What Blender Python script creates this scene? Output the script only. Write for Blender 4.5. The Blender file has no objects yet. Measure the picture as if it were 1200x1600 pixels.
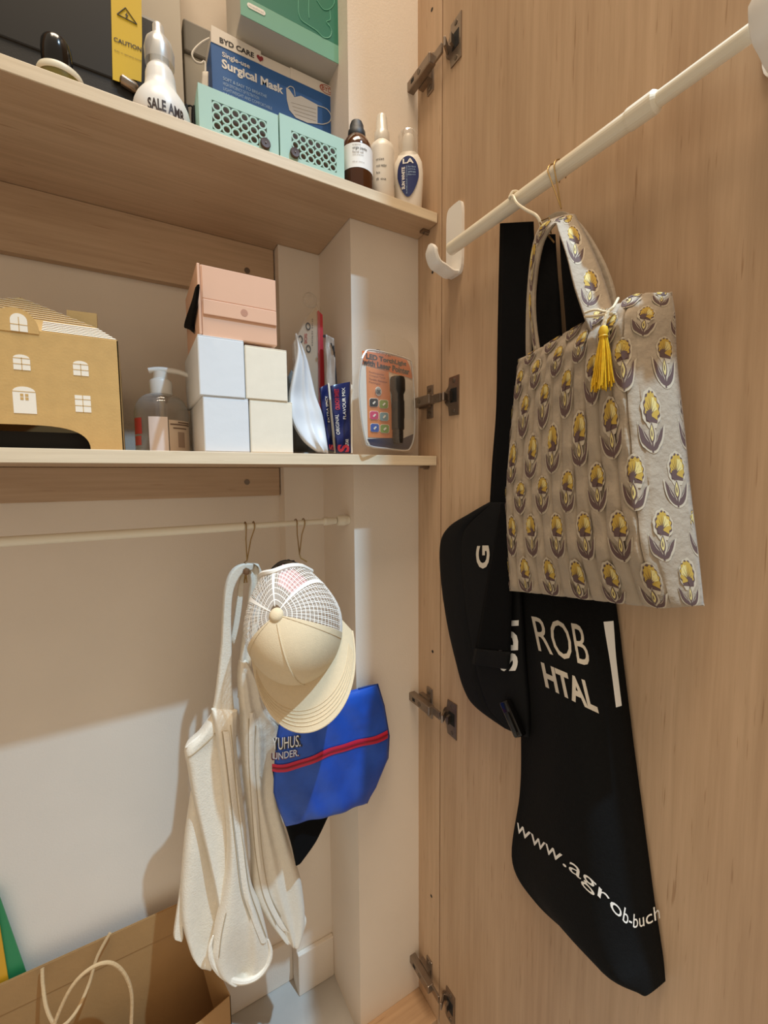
import bpy, bmesh, math, random
from mathutils import Vector, Matrix
random.seed(7)
V = Vector
sc = bpy.context.scene
COL = sc.collection

# ------------------------------------------------------------------ camera
RT = V((0.86618177, -0.49967185, -0.00756227))      # camera right
UP = V((0.04823476, 0.06853377, 0.99648208))        # camera up
FW = V((0.49739577, 0.86349937, -0.08346425))       # camera forward
FPX = 677.0
cam = bpy.data.cameras.new('camera'); cam.sensor_fit = 'HORIZONTAL'; cam.sensor_width = 36
cam.lens = 36 * FPX / 1200; cam.clip_start = 0.01
camo = bpy.data.objects.new('camera', cam); COL.objects.link(camo)
camo.matrix_world = Matrix(((RT.x, UP.x, -FW.x, 0), (RT.y, UP.y, -FW.y, 0), (RT.z, UP.z, -FW.z, 0), (0, 0, 0, 1)))
sc.camera = camo
# ------------------------------------------------------------------ light
w = bpy.data.worlds.new('world'); sc.world = w; w.use_nodes = True
bg = w.node_tree.nodes['Background']
bg.inputs[0].default_value = (1.0, 0.82, 0.62, 1); bg.inputs[1].default_value = 0.50
def lamp(name, loc, target, size, power, col, size_y=0):
    l = bpy.data.lights.new(name, 'AREA'); l.shape = 'RECTANGLE' if size_y else 'DISK'; l.size = size
    if size_y: l.size_y = size_y
    l.energy = power; l.color = col
    o = bpy.data.objects.new(name, l); COL.objects.link(o); o.location = loc
    o.rotation_euler = (V(target) - V(loc)).to_track_quat('-Z', 'Y').to_euler(); return o
lamp('warm_ceiling_panel', (-0.15, -0.15, 3.2), (-0.15, -0.13, 0), 1.5, 82, (1, 0.82, 0.62), 0.8)
sl = bpy.data.lights.new('cool_downlight', 'SPOT'); sl.energy = 275; sl.color = (0.44, 0.72, 1.0); sl.spot_size = math.radians(88); sl.spot_blend = .75; sl.shadow_soft_size = .022
so = bpy.data.objects.new('cool_downlight', sl); COL.objects.link(so); so.location = (0.572, -0.48, 2.0)     # recessed spot, pointing straight down
vs = sc.view_settings; vs.view_transform = 'Standard'; vs.look = 'None'; vs.gamma = 1; vs.use_curve_mapping = False
vs.exposure = 0.15

# ------------------------------------------------------------------ helpers
def ray(x, y): return RT * ((x - 600) / FPX) - UP * ((y - 800) / FPX) + FW
def onX(x, y, X): d = ray(x, y); return d * (X / d.x)
def onY(x, y, Y): d = ray(x, y); return d * (Y / d.y)
def onZ(x, y, Z): d = ray(x, y); return d * (Z / d.z)
def lin(c): return tuple((v / 12.92 if v <= .04045 else ((v + .055) / 1.055) ** 2.4) for v in c)
def hexc(h): return lin(tuple(int(h[i:i + 2], 16) / 255 for i in (0, 2, 4)))
def mat(name, col, rough=.6, noise=0, nscale=30, bump=0, bscale=200, metal=0, spec=.5, stretch=None, sheen=0):
    m = bpy.data.materials.new(name); m.use_nodes = True; nt = m.node_tree; N = nt.nodes; L = nt.links
    b = N['Principled BSDF']
    c = hexc(col) if isinstance(col, str) else col
    b.inputs['Base Color'].default_value = (*c, 1); b.inputs['Roughness'].default_value = rough
    b.inputs['Metallic'].default_value = metal; b.inputs['Specular IOR Level'].default_value = spec
    if sheen: b.inputs['Sheen Weight'].default_value = sheen
    if noise or bump:
        tc = N.new('ShaderNodeTexCoord'); mp = N.new('ShaderNodeMapping'); L.new(tc.outputs['Object'], mp.inputs[0])
        if stretch: mp.inputs['Scale'].default_value = stretch
    if noise:
        t = N.new('ShaderNodeTexNoise'); t.inputs['Scale'].default_value = nscale; t.inputs['Detail'].default_value = 5
        L.new(mp.outputs[0], t.inputs['Vector'])
        r = N.new('ShaderNodeValToRGB'); r.color_ramp.elements[0].position = .3; r.color_ramp.elements[1].position = .7
        r.color_ramp.elements[0].color = (*[v * (1 - noise) for v in c], 1); r.color_ramp.elements[1].color = (*[min(1, v * (1 + noise * .6)) for v in c], 1)
        L.new(t.outputs['Fac'], r.inputs[0]); L.new(r.outputs[0], b.inputs['Base Color'])
    if bump:
        t = N.new('ShaderNodeTexNoise'); t.inputs['Scale'].default_value = bscale; t.inputs['Detail'].default_value = 3
        L.new(mp.outputs[0], t.inputs['Vector'])
        bp = N.new('ShaderNodeBump'); bp.inputs['Strength'].default_value = bump; bp.inputs['Distance'].default_value = .002
        L.new(t.outputs['Fac'], bp.inputs['Height']); L.new(bp.outputs[0], b.inputs['Normal'])
    return m
def wood(name, base, dark, axis, rough=.45):
    m = bpy.data.materials.new(name); m.use_nodes = True; nt = m.node_tree; N = nt.nodes; L = nt.links; b = N['Principled BSDF']
    tc = N.new('ShaderNodeTexCoord')
    def stretched(s_along, s_across):
        mp = N.new('ShaderNodeMapping'); s = [s_across] * 3; s[axis] = s_along
        mp.inputs['Scale'].default_value = s; L.new(tc.outputs['Object'], mp.inputs[0]); return mp
    broad = N.new('ShaderNodeTexNoise'); broad.inputs['Scale'].default_value = 1; broad.inputs['Detail'].default_value = 4; broad.inputs['Distortion'].default_value = .6
    L.new(stretched(1.3, 8).outputs[0], broad.inputs['Vector'])
    fine = N.new('ShaderNodeTexNoise'); fine.inputs['Scale'].default_value = 1; fine.inputs['Detail'].default_value = 6; fine.inputs['Roughness'].default_value = .65
    L.new(stretched(5, 130).outputs[0], fine.inputs['Vector'])
    pore = N.new('ShaderNodeTexNoise'); pore.inputs['Scale'].default_value = 1; pore.inputs['Detail'].default_value = 2
    L.new(stretched(16, 330).outputs[0], pore.inputs['Vector'])
    def ramp(inp, a, bb, p0, p1):
        r = N.new('ShaderNodeValToRGB'); r.color_ramp.elements[0].position = p0; r.color_ramp.elements[1].position = p1
        r.color_ramp.elements[0].color = (*a, 1); r.color_ramp.elements[1].color = (*bb, 1); L.new(inp, r.inputs[0]); return r
    cb, cd = hexc(base), hexc(dark)
    r1 = ramp(broad.outputs['Fac'], cd, cb, .32, .66)
    r2 = ramp(fine.outputs['Fac'], (.86, .84, .81), (1.03, 1.03, 1.03), .3, .64)
    r3 = ramp(pore.outputs['Fac'], (.72, .65, .58), (1, 1, 1), .25, .33)
    def mul(a, bb):
        x = N.new('ShaderNodeMix'); x.data_type = 'RGBA'; x.blend_type = 'MULTIPLY'; x.inputs[0].default_value = 1
        L.new(a, x.inputs[6]); L.new(bb, x.inputs[7]); return x.outputs[2]
    L.new(mul(mul(r1.outputs[0], r2.outputs[0]), r3.outputs[0]), b.inputs['Base Color'])
    b.inputs['Roughness'].default_value = rough; b.inputs['Specular IOR Level'].default_value = .35
    bp = N.new('ShaderNodeBump'); bp.inputs['Strength'].default_value = .25; bp.inputs['Distance'].default_value = .0006
    L.new(fine.outputs['Fac'], bp.inputs['Height']); L.new(bp.outputs[0], b.inputs['Normal'])
    return m
def clear(name, tint=(1, 1, 1), gloss=.12, rough=.06):
    m = bpy.data.materials.new(name); m.use_nodes = True; nt = m.node_tree; N = nt.nodes; L = nt.links
    N.remove(N['Principled BSDF']); out = N['Material Output']
    tr = N.new('ShaderNodeBsdfTransparent'); tr.inputs[0].default_value = (*tint, 1)
    gl = N.new('ShaderNodeBsdfGlossy'); gl.inputs['Roughness'].default_value = rough
    df = N.new('ShaderNodeBsdfDiffuse'); df.inputs[0].default_value = (.85, .84, .8, 1)
    lw = N.new('ShaderNodeLayerWeight'); lw.inputs[0].default_value = .35
    mx0 = N.new('ShaderNodeMixShader'); mx0.inputs[0].default_value = .45; L.new(gl.outputs[0], mx0.inputs[1]); L.new(df.outputs[0], mx0.inputs[2])
    mu = N.new('ShaderNodeMath'); mu.operation = 'MULTIPLY_ADD'; mu.inputs[1].default_value = .6; mu.inputs[2].default_value = gloss
    L.new(lw.outputs['Facing'], mu.inputs[0])
    mx = N.new('ShaderNodeMixShader'); L.new(mu.outputs[0], mx.inputs[0]); L.new(tr.outputs[0], mx.inputs[1]); L.new(mx0.outputs[0], mx.inputs[2])
    L.new(mx.outputs[0], out.inputs['Surface']); return m

def obj(name, verts, faces, m, parent=None, smooth=False, mats=None, fmat=None):
    off = parent_world(parent) if parent else V((0, 0, 0))
    me = bpy.data.meshes.new(name)
    me.from_pydata([tuple(V(v) - off) for v in verts], [], faces); me.update()
    for mm in (mats or [m]): me.materials.append(mm)
    if fmat: me.polygons.foreach_set('material_index', fmat)
    bm = bmesh.new(); bm.from_mesh(me); bmesh.ops.recalc_face_normals(bm, faces=bm.faces[:]); bm.to_mesh(me); bm.free()
    if smooth:
        me.polygons.foreach_set('use_smooth', [True] * len(me.polygons))
        try: me.set_sharp_from_angle(angle=math.radians(42))
        except Exception: pass
    o = bpy.data.objects.new(name, me); COL.objects.link(o)
    if parent: o.parent = parent
    return o
def parent_world(p):
    l = V((0, 0, 0))
    while p: l = l + p.location; p = p.parent
    return l
def tag(o, label, cat, group=None):
    o['label'] = label; o['category'] = cat
    if group: o['group'] = group
    return o
def thing(name, loc, label, cat, group=None):
    o = bpy.data.objects.new(name, None); COL.objects.link(o); o.location = loc; o.empty_display_size = .02
    return tag(o, label, cat, group)
def struct(o): o['kind'] = 'structure'; return o
class MB:
    def __init__(s): s.v = []; s.f = []; s.m = []; s.cur = 0
    def add(s, v, f):
        n = len(s.v); s.v += [V(a) for a in v]; s.f += [tuple(i + n for i in a) for a in f]; s.m += [s.cur] * len(f); return s
    def box(s, a, b, bev=0):
        x0, x1 = sorted((a[0], b[0])); y0, y1 = sorted((a[1], b[1])); z0, z1 = sorted((a[2], b[2]))
        bev = min(bev, (x1 - x0) * .45, (y1 - y0) * .45, (z1 - z0) * .45)
        if bev <= 0:
            return s.add([(x, y, z) for x in (x0, x1) for y in (y0, y1) for z in (z0, z1)],
                         [(0, 1, 3, 2), (4, 6, 7, 5), (0, 4, 5, 1), (2, 3, 7, 6), (0, 2, 6, 4), (1, 5, 7, 3)])
        bm = bmesh.new(); bmesh.ops.create_cube(bm, size=1)
        for q in bm.verts: q.co = V(((x0 + x1) / 2 + q.co.x * (x1 - x0), (y0 + y1) / 2 + q.co.y * (y1 - y0), (z0 + z1) / 2 + q.co.z * (z1 - z0)))
        bmesh.ops.bevel(bm, geom=bm.edges[:], offset=bev, segments=2, affect='EDGES', profile=.5)
        bm.verts.index_update(); s.add([q.co.copy() for q in bm.verts], [[q.index for q in f.verts] for f in bm.faces]); bm.free(); return s
    def obox(s, c, ax, ay, az, bev=0):     # oriented box: centre and three full-length axis vectors
        t = MB().box((-.5, -.5, -.5), (.5, .5, .5))
        if bev:
            l = [a.length for a in (ax, ay, az)]; t = MB().box([-q / 2 for q in l], [q / 2 for q in l], bev)
            u = [a.normalized() for a in (ax, ay, az)]
        else: u = (ax, ay, az)
        return s.add([V(c) + u[0] * q.x + u[1] * q.y + u[2] * q.z for q in t.v], t.f)
    def lathe(s, c, prof, n=28, axis=V((0, 0, 1)), sx=1, sy=1, xdir=None, closed=True):
        axis = axis.normalized(); a = V(xdir) if xdir else (V((1, 0, 0)) if abs(axis.x) < .9 else V((0, 1, 0)))
        a = (a - axis * a.dot(axis)).normalized(); b = axis.cross(a)
        v = []; f = []
        for r, z in prof:
            for i in range(n):
                t = 2 * math.pi * i / n; v.append(V(c) + axis * z + a * (r * sx * math.cos(t)) + b * (r * sy * math.sin(t)))
        for k in range(len(prof) - 1):
            for i in range(n): f.append((k * n + i, k * n + (i + 1) % n, (k + 1) * n + (i + 1) % n, (k + 1) * n + i))
        if closed: f.append(tuple(range(n))); f.append(tuple((len(prof) - 1) * n + i for i in range(n)))
        return s.add(v, f)
    def tube(s, pts, r, n=8, cap=True):
        pts = [V(p) for p in pts]; rr = r if isinstance(r, (list, tuple)) else [r] * len(pts)
        v = []; f = []; nrm = None
        for i, p in enumerate(pts):
            t = (pts[min(i + 1, len(pts) - 1)] - pts[max(i - 1, 0)]).normalized()
            if nrm is None: nrm = t.orthogonal().normalized()
            nrm = (nrm - t * nrm.dot(t)); nrm = nrm.normalized() if nrm.length > 1e-6 else t.orthogonal().normalized()
            b = t.cross(nrm)
            for k in range(n):
                a = 2 * math.pi * k / n; v.append(p + (nrm * math.cos(a) + b * math.sin(a)) * rr[i])
        for i in range(len(pts) - 1):
            for k in range(n): f.append((i * n + k, i * n + (k + 1) % n, (i + 1) * n + (k + 1) % n, (i + 1) * n + k))
        if cap: f.append(tuple(range(n))); f.append(tuple((len(pts) - 1) * n + k for k in range(n)))
        return s.add(v, f)
    def prism(s, poly, ext):               # planar outline (3D points) pushed along ext
        n = len(poly); v = [V(p) for p in poly] + [V(p) + V(ext) for p in poly]
        f = [tuple(range(n)), tuple(range(2 * n - 1, n - 1, -1))] + [(i, (i + 1) % n, n + (i + 1) % n, n + i) for i in range(n)]
        return s.add(v, f)
    def build(s, name, m, parent=None, smooth=False, mats=None):
        return obj(name, s.v, s.f, m, parent, smooth, mats, s.m if mats else None)
def spline(pts, n):
    pts = [V(p) for p in pts]; k = len(pts) - 1; out = []
    for i in range(n + 1):
        t = i / n * k; j = min(int(t), k - 1); t -= j
        p0, p1, p2, p3 = pts[max(j - 1, 0)], pts[j], pts[j + 1], pts[min(j + 2, k)]
        out.append(.5 * ((2 * p1) + (p2 - p0) * t + (2 * p0 - 5 * p1 + 4 * p2 - p3) * t * t + (3 * p1 - p0 - 3 * p2 + p3) * t ** 3))
    return out
class Sheet:                                # padded cloth between two edge curves: world rows [(left, right), ...]
    def __init__(s, rows, nrm, thick, back=None, fold=None, k=.18, smooth_rows=True, nv=40, bulge=None):
        s.bulge = bulge
        s.L = spline([r[0] for r in rows], nv) if smooth_rows else None
        s.R = spline([r[1] for r in rows], nv) if smooth_rows else None
        if not smooth_rows:
            def li(c):
                out = []
                for i in range(nv + 1):
                    t = i / nv * (len(rows) - 1); j = min(int(t), len(rows) - 2); t -= j
                    out.append(V(rows[j][c]).lerp(V(rows[j + 1][c]), t))
                return out
            s.L, s.R = li(0), li(1)
        s.n = V(nrm).normalized(); s.th = thick; s.bk = thick if back is None else back; s.fold = fold; s.k = k; s.nv = nv
    def base(s, u, v):
        t = min(max(v, 0), 1) * s.nv; j = min(int(t), s.nv - 1); t -= j
        return s.L[j].lerp(s.L[j + 1], t).lerp(s.R[j].lerp(s.R[j + 1], t), u)
    def prof(s, u, v):
        e = min(u, 1 - u, ); e2 = min(v, 1 - v)
        a = min(1, max(e, 0) / s.k); b = min(1, max(e2, 0) / (s.k * .6))
        return math.sqrt(max(0, 1 - (1 - a) ** 2)) * (.35 + .65 * math.sqrt(max(0, 1 - (1 - b) ** 2)))
    def front(s, u, v, off=0):
        d = s.th * s.prof(u, v) + (s.fold(u, v) * min(1, min(u, 1 - u) / .04) if s.fold else 0)
        if s.bulge: d += s.bulge(u, v)
        return s.base(u, v) + s.n * (d + off)
    def mesh(s, mb, nu=24):
        nv = s.nv; v = []; f = []
        for j in range(nv + 1):
            for i in range(nu + 1): v.append(s.front(i / nu, j / nv))
        o = len(v)
        for j in range(nv + 1):
            for i in range(nu + 1):
                u, t = i / nu, j / nv; v.append(s.base(u, t) - s.n * (s.bk * s.prof(u, t) + (.0006 if 0 < i < nu else 0) - (s.bulge(u, t) * .35 if s.bulge else 0)))
        w = nu + 1
        for j in range(nv):
            for i in range(nu):
                f.append((j * w + i, j * w + i + 1, (j + 1) * w + i + 1, (j + 1) * w + i))
                f.append((o + j * w + i, o + (j + 1) * w + i, o + (j + 1) * w + i + 1, o + j * w + i + 1))
        for i in range(nu):
            f.append((i, o + i, o + i + 1, i + 1)); q = nv * w; f.append((q + i, q + i + 1, o + q + i + 1, o + q + i))
        return mb.add(v, f)
    def inv(s, px, py):                      # u, v of the cloth point seen at a photo pixel
        u, v = .5, .5
        for _ in range(25):
            def pr(a, b):
                p = s.base(a, b) + s.n * (s.th * .7 + (s.bulge(min(max(a, 0), 1), b) if s.bulge else 0)); f = p.dot(FW); return 600 + FPX * p.dot(RT) / f, 800 - FPX * p.dot(UP) / f
            x, y = pr(u, v); e = .004; x1, y1 = pr(u + e, v); vb = v - e if v > .5 else v + e; x2, y2 = pr(u, vb); ev = vb - v
            a, c, b, d = (x1 - x) / e, (y1 - y) / e, (x2 - x) / ev, (y2 - y) / ev; det = a * d - b * c
            if abs(det) < 1e-9: break
            du_, dv_ = ((px - x) * d - b * (py - y)) / det, (a * (py - y) - c * (px - x)) / det
            u = min(max(u + max(-.3, min(.3, du_)), -.6), 1.6); v = min(max(v + max(-.3, min(.3, dv_)), 0), 1)
        return u, v
    def at(s, px, py, off=.0008):
        u, v = s.inv(px, py); return s.front(min(max(u, 0), 1), v, off) if 0 <= u <= 1 else s.base(u, v) + s.n * off
    def build(s, name, m, parent, nu=24):
        mb = MB(); s.mesh(mb, nu); o = mb.build(name, m, parent, True)
        bm = bmesh.new(); bm.from_mesh(o.data); bmesh.ops.remove_doubles(bm, verts=bm.verts[:], dist=1e-5); bm.to_mesh(o.data); bm.free(); return o
def text(name, s, m, parent, fn, bold=0, size=(1, 1), depth=0, sub=0, keep_aspect=False, shear=0):
    """flat lettering; fn(u, v) gives the world point for u, v in 0..1 of the text's box"""
    c = bpy.data.curves.new(name, 'FONT'); c.body = s; c.offset = bold; c.resolution_u = 3; c.shear = shear
    t = bpy.data.objects.new(name, c); COL.objects.link(t)
    dg = bpy.context.evaluated_depsgraph_get(); me = bpy.data.meshes.new_from_object(t.evaluated_get(dg))
    bpy.data.objects.remove(t); bpy.data.curves.remove(c)
    bm = bmesh.new(); bm.from_mesh(me); bpy.data.meshes.remove(me)
    if sub: bmesh.ops.triangulate(bm, faces=bm.faces[:]); bmesh.ops.subdivide_edges(bm, edges=bm.edges[:], cuts=sub)
    bm.verts.index_update()
    xs = [q.co.x for q in bm.verts]; ys = [q.co.y for q in bm.verts]
    x0, x1, y0, y1 = min(xs), max(xs), min(ys), max(ys)
    v = [fn((q.co.x - x0) / (x1 - x0), (q.co.y - y0) / (y1 - y0)) for q in bm.verts]
    f = [[q.index for q in fc.verts] for fc in bm.faces]; bm.free()
    return obj(name, v, f, m, parent)
def quad(a, b, c, d, off=V((0, 0, 0))):    # bottom-left, bottom-right, top-right, top-left
    a, b, c, d = map(V, (a, b, c, d))
    return lambda u, v: a.lerp(b, u).lerp(d.lerp(c, u), v) + off
def flat(name, poly, m, parent, off):      # thin printed patch
    mb = MB(); mb.prism([V(p) + off for p in poly], off * .6); return mb.build(name, m, parent)

# ------------------------------------------------------------------ materials
M_wall = mat('cream wall paint', 'e9dccb', .75, noise=.03, nscale=8, bump=.12, bscale=350)
M_oakV = wood('oak veneer upright grain', 'caac8c', 'ae8e6f', 2)
M_oakX = wood('oak veneer lengthwise grain', 'd0b394', 'b89a7b', 0)
M_edge = wood('lightened oak edging', 'efdfc4', 'e2cfb0', 0, .4)  # edging colour lightened to carry the cool light on the shelf fronts
M_floor = mat('grey floor tile', 'b9b2a8', .5, noise=.06, nscale=14)
M_plinth = wood('oak plinth board', 'c9a682', 'b08e6c', 0)
M_white = mat('white plastic', 'eeeae2', .35)
M_rod = mat('ivory enamel rod', 'e6dcc6', .3)
M_metal = mat('nickel hinge steel', '97897c', .32, metal=.9, noise=.1, nscale=80)
M_dark = mat('dark recess', '0d0c0b', .7)  # near-black stands in for the shade inside holes and openings
M_wire = mat('brass wire', '9a7d4d', .35, metal=.85)
M_ivwire = mat('ivory coated wire', 'e2d9c2', .35)
M_screw = mat('dull screw', '7a6d60', .4, metal=.8)

# ================================================================== SETTING
XP, YF, YC, YS, YB = .45, .590, .655, .789, .826     # side panel, its front edge, column face, inner face, back wall
XC, XS, ZF = .319, .2415, -1.055
UT, UB, LT, LB = .424, .409, .0325, .0168           # shelf tops and undersides
XL, ZT = -.46, 1.50                                  # far left side and cabinet top, outside the picture
mb = MB(); mb.box((XL - .02, YB, ZF - .02), (XS + .02, YB + .02, ZT)); struct(mb.build('wall_back', M_wall))
mb = MB(); mb.prism([(XC, YC, ZF - .02), (XP, YC, ZF - .02), (XP, YB + .02, ZF - .02), (XS, YB + .02, ZF - .02), (XS, YS, ZF - .02), (XC, YS, ZF - .02)], (0, 0, ZT - ZF + .02))
struct(mb.build('wall_right', M_wall))
mb = MB(); mb.box((XP, YF, -1.12), (XP + .018, YB + .03, ZT), .001)
wp = struct(mb.build('wall_wardrobe_right', M_oakV))
for (px, py) in ((675, 15), (676, 425), (676, 1018), (674, 1400)):
    p = onX(px, py, XP); mb = MB(); mb.lathe(p + V((-.0003, 0, 0)), [(.0028, 0), (.0028, .0012), (.0018, .0012), (.0018, .0004)], 12, V((1, 0, 0)), closed=True); mb.build('peg_hole', M_dark, wp)
mb = MB(); mb.box((XL - .02, YF, -1.12), (XL, YB + .03, ZT), .001); struct(mb.build('wall_wardrobe_left', M_oakV))
mb = MB(); mb.box((XL - .02, YF, ZT), (XP + .018, YB + .03, ZT + .018)); struct(mb.build('ceiling', M_oakX))
mb = MB(); mb.box((-1.6, YC - .003, ZF - .03), (XC, YB + .02, ZF)); mb.box((-1.6, -1.6, ZF - .04), (1.6, YC - .003, ZF - .012)); struct(mb.build('floor', M_floor))
mb = MB(); mb.box((XL, YF + .004, ZF - .012), (XP, YC, ZF + .026), .001); struct(mb.build('trim_1', M_plinth))
mb = MB(); mb.box((XL, YB - .010, ZF), (XS, YB, ZF + .090), .002); mb.box((XS, YS - .010, ZF), (XC, YS, ZF + .090), .002); struct(mb.build('baseboard_back', M_wall))
# the open door: inner face level with the side panel
YD = .100
mb = MB(); mb.box((XP, YD, -1.03), (XP + .018, YF - .003, ZT), .0012); door = struct(mb.build('door_1', M_oakV))

# ------------------------------------------------------------------ shelves and rails
def shelf(zb, zt, label):
    t = thing('closet_shelf', (0, YF + .007, zb), label, 'shelf', 'oak closet shelves')
    x1 = XP - .002
    poly = [(XL + .001, YF + .009, zb), (x1, YF + .009, zb), (x1, YC - .001, zb), (XC - .001, YC - .001, zb), (XC - .001, YS - .001, zb), (XS - .001, YS - .001, zb), (XS - .001, YB - .001, zb), (XL + .001, YB - .001, zb)]
    MB().prism(poly, (0, 0, zt - zb)).build('board', M_oakX, t)
    MB().box((XL + .001, YF + .007, zb), (x1, YF + .009, zt), .0005).build('edge_band', M_edge, t)
    mb = MB(); mb.lathe((XP - .009, YF + .035, zb - .003), [(.0035, 0), (.0035, .009)], 12, V((1, 0, 0))); mb.box((XP - .014, YF + .030, zb - .004), (XP - .0005, YF + .040, zb - .0005))
    mb.build('shelf_pin', M_metal, t); return t
shelf(UB, UT, 'upper oak closet shelf carrying the mint boxes and mask box')
shelf(LB, LT, 'lower oak closet shelf carrying the house-shaped box and white cartons')
def rail(zb, zt, label):
    t = thing('shelf_rail', (0, YB - .001, zb), label, 'rail', 'oak rails under the shelves')
    MB().box((XL + .002, YB - .016, zb), (XS - .002, YB - .001, zt), .0008).build('board', M_oakX, t)
    mb = MB(); p = onY(386, 755, YB - .016) if zb < .1 else onY(386, 420, YB - .016)
    p.z = (zb + zt) / 2
    mb.lathe(p + V((0, -.001, 0)), [(.005, 0), (.005, .001), (.003, .0015)], 14, V((0, 1, 0))); mb.build('screw_cap', M_screw, t)
rail(onY(200, 429, YB - .016).z, UB - .0006, 'oak rail fixed to the wall under the upper shelf')
rail(onY(200, 781, YB - .016).z, LB - .0006, 'oak rail with a screw cap fixed to the wall under the lower shelf')

# ------------------------------------------------------------------ hinges
def hinge(z, label):
    t = thing('cabinet_hinge', (XP, YF, z), label, 'hinge', 'hinges of the open door')
    x = XP
    # cup plate on the door
    y1, y0 = .541, .569
    pl = [(y1, -.031), (y1, .031), (y0 - .006, .029), (y0 - .004, .014)]
    mb = MB(); pts = [(y1, -.031), (y1, .031), (y0 - .004, .030), (y0 - .002, .016)] + [(.561 + .0165 * math.cos(a), .0165 * math.sin(a)) for a in [math.radians(60 - 12 * i) for i in range(11)]] + [(y0 - .002, -.016), (y0 - .004, -.030)]
    mb.prism([(x - .0018, a, z + b) for a, b in pts], (.0018, 0, 0)); mb.build('cup_plate', M_metal, t)
    mb = MB(); mb.box((x - .0023, .546, z - .010), (x - .0015, .561, z + .012)); mb.build('cup_recess', M_dark, t)
    for s in (-.024, .024):
        mb = MB(); mb.lathe((x - .0017, .553, z + s), [(.0035, 0), (.0035, .0008), (.0016, .0012)], 12, V((-1, 0, 0))); mb.build('screw', M_screw, t)
    mb = MB()
    mb.obox((x - .012, .585, z), V((.004, 0, 0)), V((0, .026, 0)), V((0, 0, .014)), .0008)
    mb.obox((x - .009, .567, z), V((.014, .010, 0)), V((-.002, .003, 0)), V((0, 0, .013)), .0006)
    mb.obox((x - .006, .556, z), V((.010, .004, 0)), V((0, .004, 0)), V((0, 0, .014)))
    mb.build('link', mat('bright link steel', 'c9a88c', .25, metal=.9) if False else M_metal, t)
    mb = MB(); mb.obox((x - .015, .627, z), V((.013, 0, 0)), V((0, .068, 0)), V((0, 0, .0155)), .0015); a = mb.build('arm', M_metal, t)
    MB().box((x - .0219, .636, z - .003), (x - .0213, .644, z + .003)).build('slot', M_dark, a)
    mb = MB(); mb.lathe((x - .0213, .622, z), [(.0042, 0), (.0042, .0008), (.001, .0008)], 12, V((-1, 0, 0))); mb.build('screw', M_screw, a)
    mb = MB(); mb.box((x - .0025, .609, z - .028), (x, .626, z + .028), .001); mb.box((x - .009, .612, z - .010), (x, .640, z + .010)); pl = mb.build('mounting_plate', M_metal, t)
    for s in (-.020, .020):
        mb = MB(); mb.lathe((x - .0024, .6175, z + s), [(.0042, 0), (.0042, .001), (.002, .0018)], 12, V((-1, 0, 0))); mb.build('screw', M_screw, pl)
for z, lb in ((.647, 'steel door hinge nearest the top, above the upper shelf'), (.126, 'steel door hinge beside the torch package'),
              (-.413, 'steel door hinge below the lower shelf beside the black sling bag'), (-.955, 'steel door hinge lowest on the door, near the plinth')):
    hinge(z, lb)

# ------------------------------------------------------------------ rods
RY, RZ = .676, -.0755
t = thing('tension_rod', (0, RY, RZ), 'ivory tension rod under the lower shelf holding the cap and tank top', 'rod', 'ivory tension rods')
X1 = (1, 0, 0)
MB().lathe((XL + .002, RY, RZ), [(.0062, 0), (.0062, .60)], 20, V(X1)).build('outer_tube', M_rod, t)
MB().lathe((.12, RY, RZ), [(.0045, 0), (.0045, .17)], 20, V(X1)).build('inner_tube', M_rod, t)
MB().lathe((.272, RY, RZ), [(.0062, 0), (.0072, .003), (.0055, .022), (.004, .024)], 20, V(X1)).build('adjusting_collar', M_rod, t)
MB().lathe((.297, RY, RZ), [(.005, 0), (.0085, .001), (.0095, .012), (.0078, .018), (.0078, .0215)], 20, V(X1)).build('end_cap', M_rod, t)
DX, DZ = .420, .331
t = thing('tension_rod', (DX, .34, DZ), 'ivory tension rod across the inside of the open door', 'rod', 'ivory tension rods')
Y1 = (0, -1, 0)
MB().lathe((DX, .527, DZ), [(.0088, 0), (.0088, .285)], 24, V(Y1)).build('outer_tube', M_rod, t)
MB().lathe((DX, .262, DZ), [(.0095, 0), (.0098, .002), (.0098, .024), (.0072, .027)], 24, V(Y1)).build('adjusting_collar', M_rod, t)
MB().lathe((DX, .245, DZ), [(.0066, 0), (.0066, .115)], 24, V(Y1)).build('inner_tube', M_rod, t)
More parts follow.
